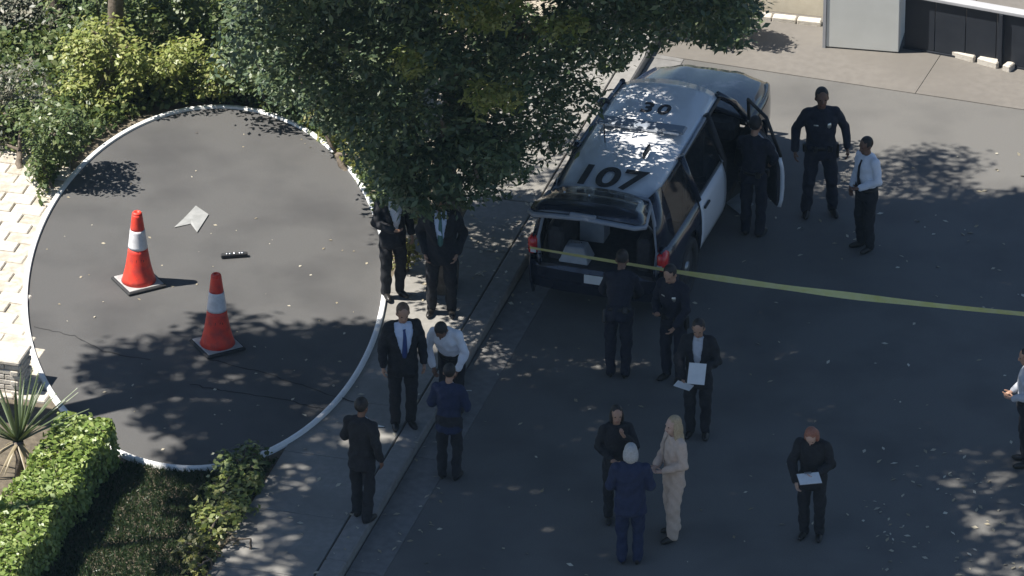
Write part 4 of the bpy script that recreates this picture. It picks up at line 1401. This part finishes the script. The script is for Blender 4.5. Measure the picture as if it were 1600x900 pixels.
    root['_hands'] = [tuple((Matrix.Translation(root.location) @ Matrix.Rotation(math.radians(face), 4, 'Z') @ ((T @ (wr[i] + (wr[i] - el[i]).normalized() * .11)) * k))) for i in (0, 1)]
    return root
def hands(p):
    return [Vector(h) for h in p['_hands']]
def clip(p):
    for q in ('_k', '_hands'):
        if q in p: del p[q]
def clipboard(name, label, cat, at, rz, size=(.23, .32), tilt=35, m='paper', board=True, off=.0):
    c = empty(name, at, rz, label, cat)
    Mx = Matrix.Rotation(math.radians(tilt), 4, 'X')
    if board: MB().box((0, 0, 0), (size[0], size[1], .008), Mx).build('board', M['trim_black'], c, False)
    MB().box((0, .0, .008), (size[0] * .93, size[1] * .92, .006), Mx).build('sheet', M[m], c, False)
    if board: MB().box((0, size[1] * .44, .016), (.09, .03, .012), Mx, bev=.003).build('clip', M['steel'], c, False)
    return c

P1 = person('police officer in dark uniform standing in the sun facing the camera', 1280, 334, 6, 1.93, 'skin_brown', top='uniform', top_m='navy_uniform', trousers='navy_uniform', arms=('wide', 'wide'), stance=.17, bulk=1.12, police=True)
P2 = person('man in white shirt and dark tie beside the standing officer', 1352, 388, -55, 1.70, 'skin_brown', top='shirt', top_m='white_shirt', tie='tie_dark', arms=('belly', 'down'), bulk=1.08, head_pitch=6)
P3 = person('man in open dark suit and green tie under the tree on the sidewalk', 690, 490, -4, 1.84, 'skin_tan', 'hair_brown', tie='tie_green', shirt_m='pale_blue_shirt', arms=('pocket', 'pocket'), stance=.13, bulk=1.12, z=Z0, trousers='black_suit', open_v=.06)
P4 = person('dark-suited man at the right rim of the pad', 614, 462, 25, 1.78, 'skin_tan', 'hair_black', top_m='black_suit', trousers='black_suit', arms=('down', 'hold'), z=ZP)
P5 = person('man in black suit with white shirt and blue tie by the pad rim', 630, 665, 12, 1.82, 'skin_tan', 'hair_brown', top_m='black_suit', trousers='black_suit', tie='tie_blue', shirt_m='pale_blue_shirt', arms=('down', 'down'), bulk=1.08, z=Z0, open_v=.10, head_pitch=12)
P6 = person('person in bright white shirt bending forward beside the suited man', 706, 648, -18, 1.74, 'skin_brown', 'hair_black', top='shirt', top_m='white_shirt', arms=('low', 'low'), pitch=32, head_pitch=22, step=.06, z=.0)
P7 = person('person in navy jacket seen from behind, holding papers by the kerb', 702, 748, 165, 1.66, 'skin_tan', 'hair_black', top_m='navy_suit', trousers='dark_trousers', arms=('hold', 'hold'), head_pitch=10, z=0.0)
P8 = person('person in black clothes on the sidewalk below the suited man', 566, 812, 150, 1.76, 'skin_brown', 'hair_black', top_m='black_suit', trousers='black_suit', arms=('hold', 'down'), step=.05, z=Z0)
P9 = person('officer in dark uniform right of the open hatch by the red tail light', 1052, 592, -30, 1.76, 'skin_tan', 'hair_black', top='uniform', top_m='navy_uniform', trousers='navy_uniform', arms=('low', 'hold'), police=True, pitch=6, head_pitch=14)
P10 = person('officer in dark uniform leaning into the cargo bay of the patrol car', 966, 586, 172, 1.76, 'skin_brown', 'hair_black', top='uniform', top_m='navy_uniform', trousers='navy_uniform', arms=('reach', 'reach'), police=True, pitch=24, head_pitch=10)
P11 = person('person in dark jacket over light blouse holding papers behind the woman in beige', 1090, 680, -10, 1.74, 'skin_tan', 'hair_black', 'short', top_m='black_suit', shirt_m='grey_shirt', arms=('hold', 'low'), head_pitch=16, open_v=.05)
P12 = person('woman in beige trouser suit with long hair standing on the road', 1052, 838, -62, 1.74, 'skin_pale', 'hair_blond', 'long', top_m='beige_suit', shirt_m='beige_suit', trousers='beige_suit', arms=('belly', 'belly'), wide_leg=True, step=.07, bulk=.95)
P13 = person('grey-haired man in navy jacket seen from behind, left of the woman in beige', 984, 880, 178, 1.72, 'skin_tan', 'hair_grey', 'bob', top_m='navy_suit', trousers='navy_suit', arms=('belly', 'belly'), bulk=1.15)
P14 = person('dark-haired person in dark clothes facing the grey-haired man', 962, 812, 8, 1.66, 'skin_tan', 'hair_black', 'bob', top_m='black_suit', shirt_m='black_suit', trousers='black_suit', arms=('chin', 'belly'), bulk=.95)
P15 = person('red-haired person in dark clothes writing on a white pad on the road', 1268, 838, -14, 1.70, 'skin_pale', 'hair_red', 'bob', top_m='black_suit', shirt_m='black_suit', trousers='black_suit', arms=('hold', 'low'), head_pitch=34, pitch=6)
P16 = person('person in pale grey shirt cut off by the right edge of the photo', 1603, 725, -90, 1.70, 'skin_tan', 'hair_black', top='shirt', top_m='grey_shirt', arms=('belly', 'belly'), bulk=1.1, head_pitch=10)
P17 = person('officer in dark uniform standing between the car and its open front door', 1176, 368, 160, 1.80, 'skin_tan', 'hair_black', top='uniform', top_m='navy_uniform', trousers='navy_uniform', arms=('reach', 'low'), police=True, head_pitch=10)
def handheld(p, who, name, label, cat, tilt, size=(.23, .32), both=False, board=True, yaw=0):
    h = hands(p)
    at = (h[0] + h[1]) / 2 if both else h[who]
    f = p.rotation_euler.z
    at = at + Vector((math.sin(f), -math.cos(f), 0)) * .06 + Vector((0, 0, .03))
    clipboard(name, label, cat, at, f + math.radians(yaw), size, tilt, board=board)
handheld(P15, 0, 'notepad', 'white pad held by the red-haired person', 'notepad', 12, (.30, .22), yaw=25)
handheld(P7, 1, 'paper_sheets', 'white sheets held by the person in navy jacket', 'paper', 30, (.30, .2), both=False, board=False, yaw=10)
handheld(P11, 0, 'paper_sheets', 'pale papers held by the person in dark jacket with light blouse', 'paper', 50, (.24, .3), board=False)
handheld(P11, 1, 'notebook', 'thin white notebook in the lowered hand of the person with light blouse', 'notebook', 15, (.26, .12), board=False, yaw=-25)
handheld(P8, 0, 'notebook', 'small notebook held by the person in black on the sidewalk', 'notebook', 25, (.16, .2))
for p in (P1, P2, P3, P4, P5, P6, P7, P8, P9, P10, P11, P12, P13, P14, P15, P16, P17): clip(p)

# ------------------------------------------------------------------ thin air haze between the helicopter view and the street
hm = bpy.data.materials.new('haze'); hm.use_nodes = True
hn = hm.node_tree; hn.nodes.clear()
ho = hn.nodes.new('ShaderNodeOutputMaterial'); pvn = hn.nodes.new('ShaderNodeVolumePrincipled')
pvn.inputs['Color'].default_value = (.5, .75, 1.0, 1); pvn.inputs['Density'].default_value = .00009
hn.links.new(pvn.outputs[0], ho.inputs['Volume'])
o = MB().box((0, 0, 25), (260, 260, 54)).build('haze', hm, None, False)
tag(o, 'thin bluish air haze over the whole street', 'haze', kind='stuff')
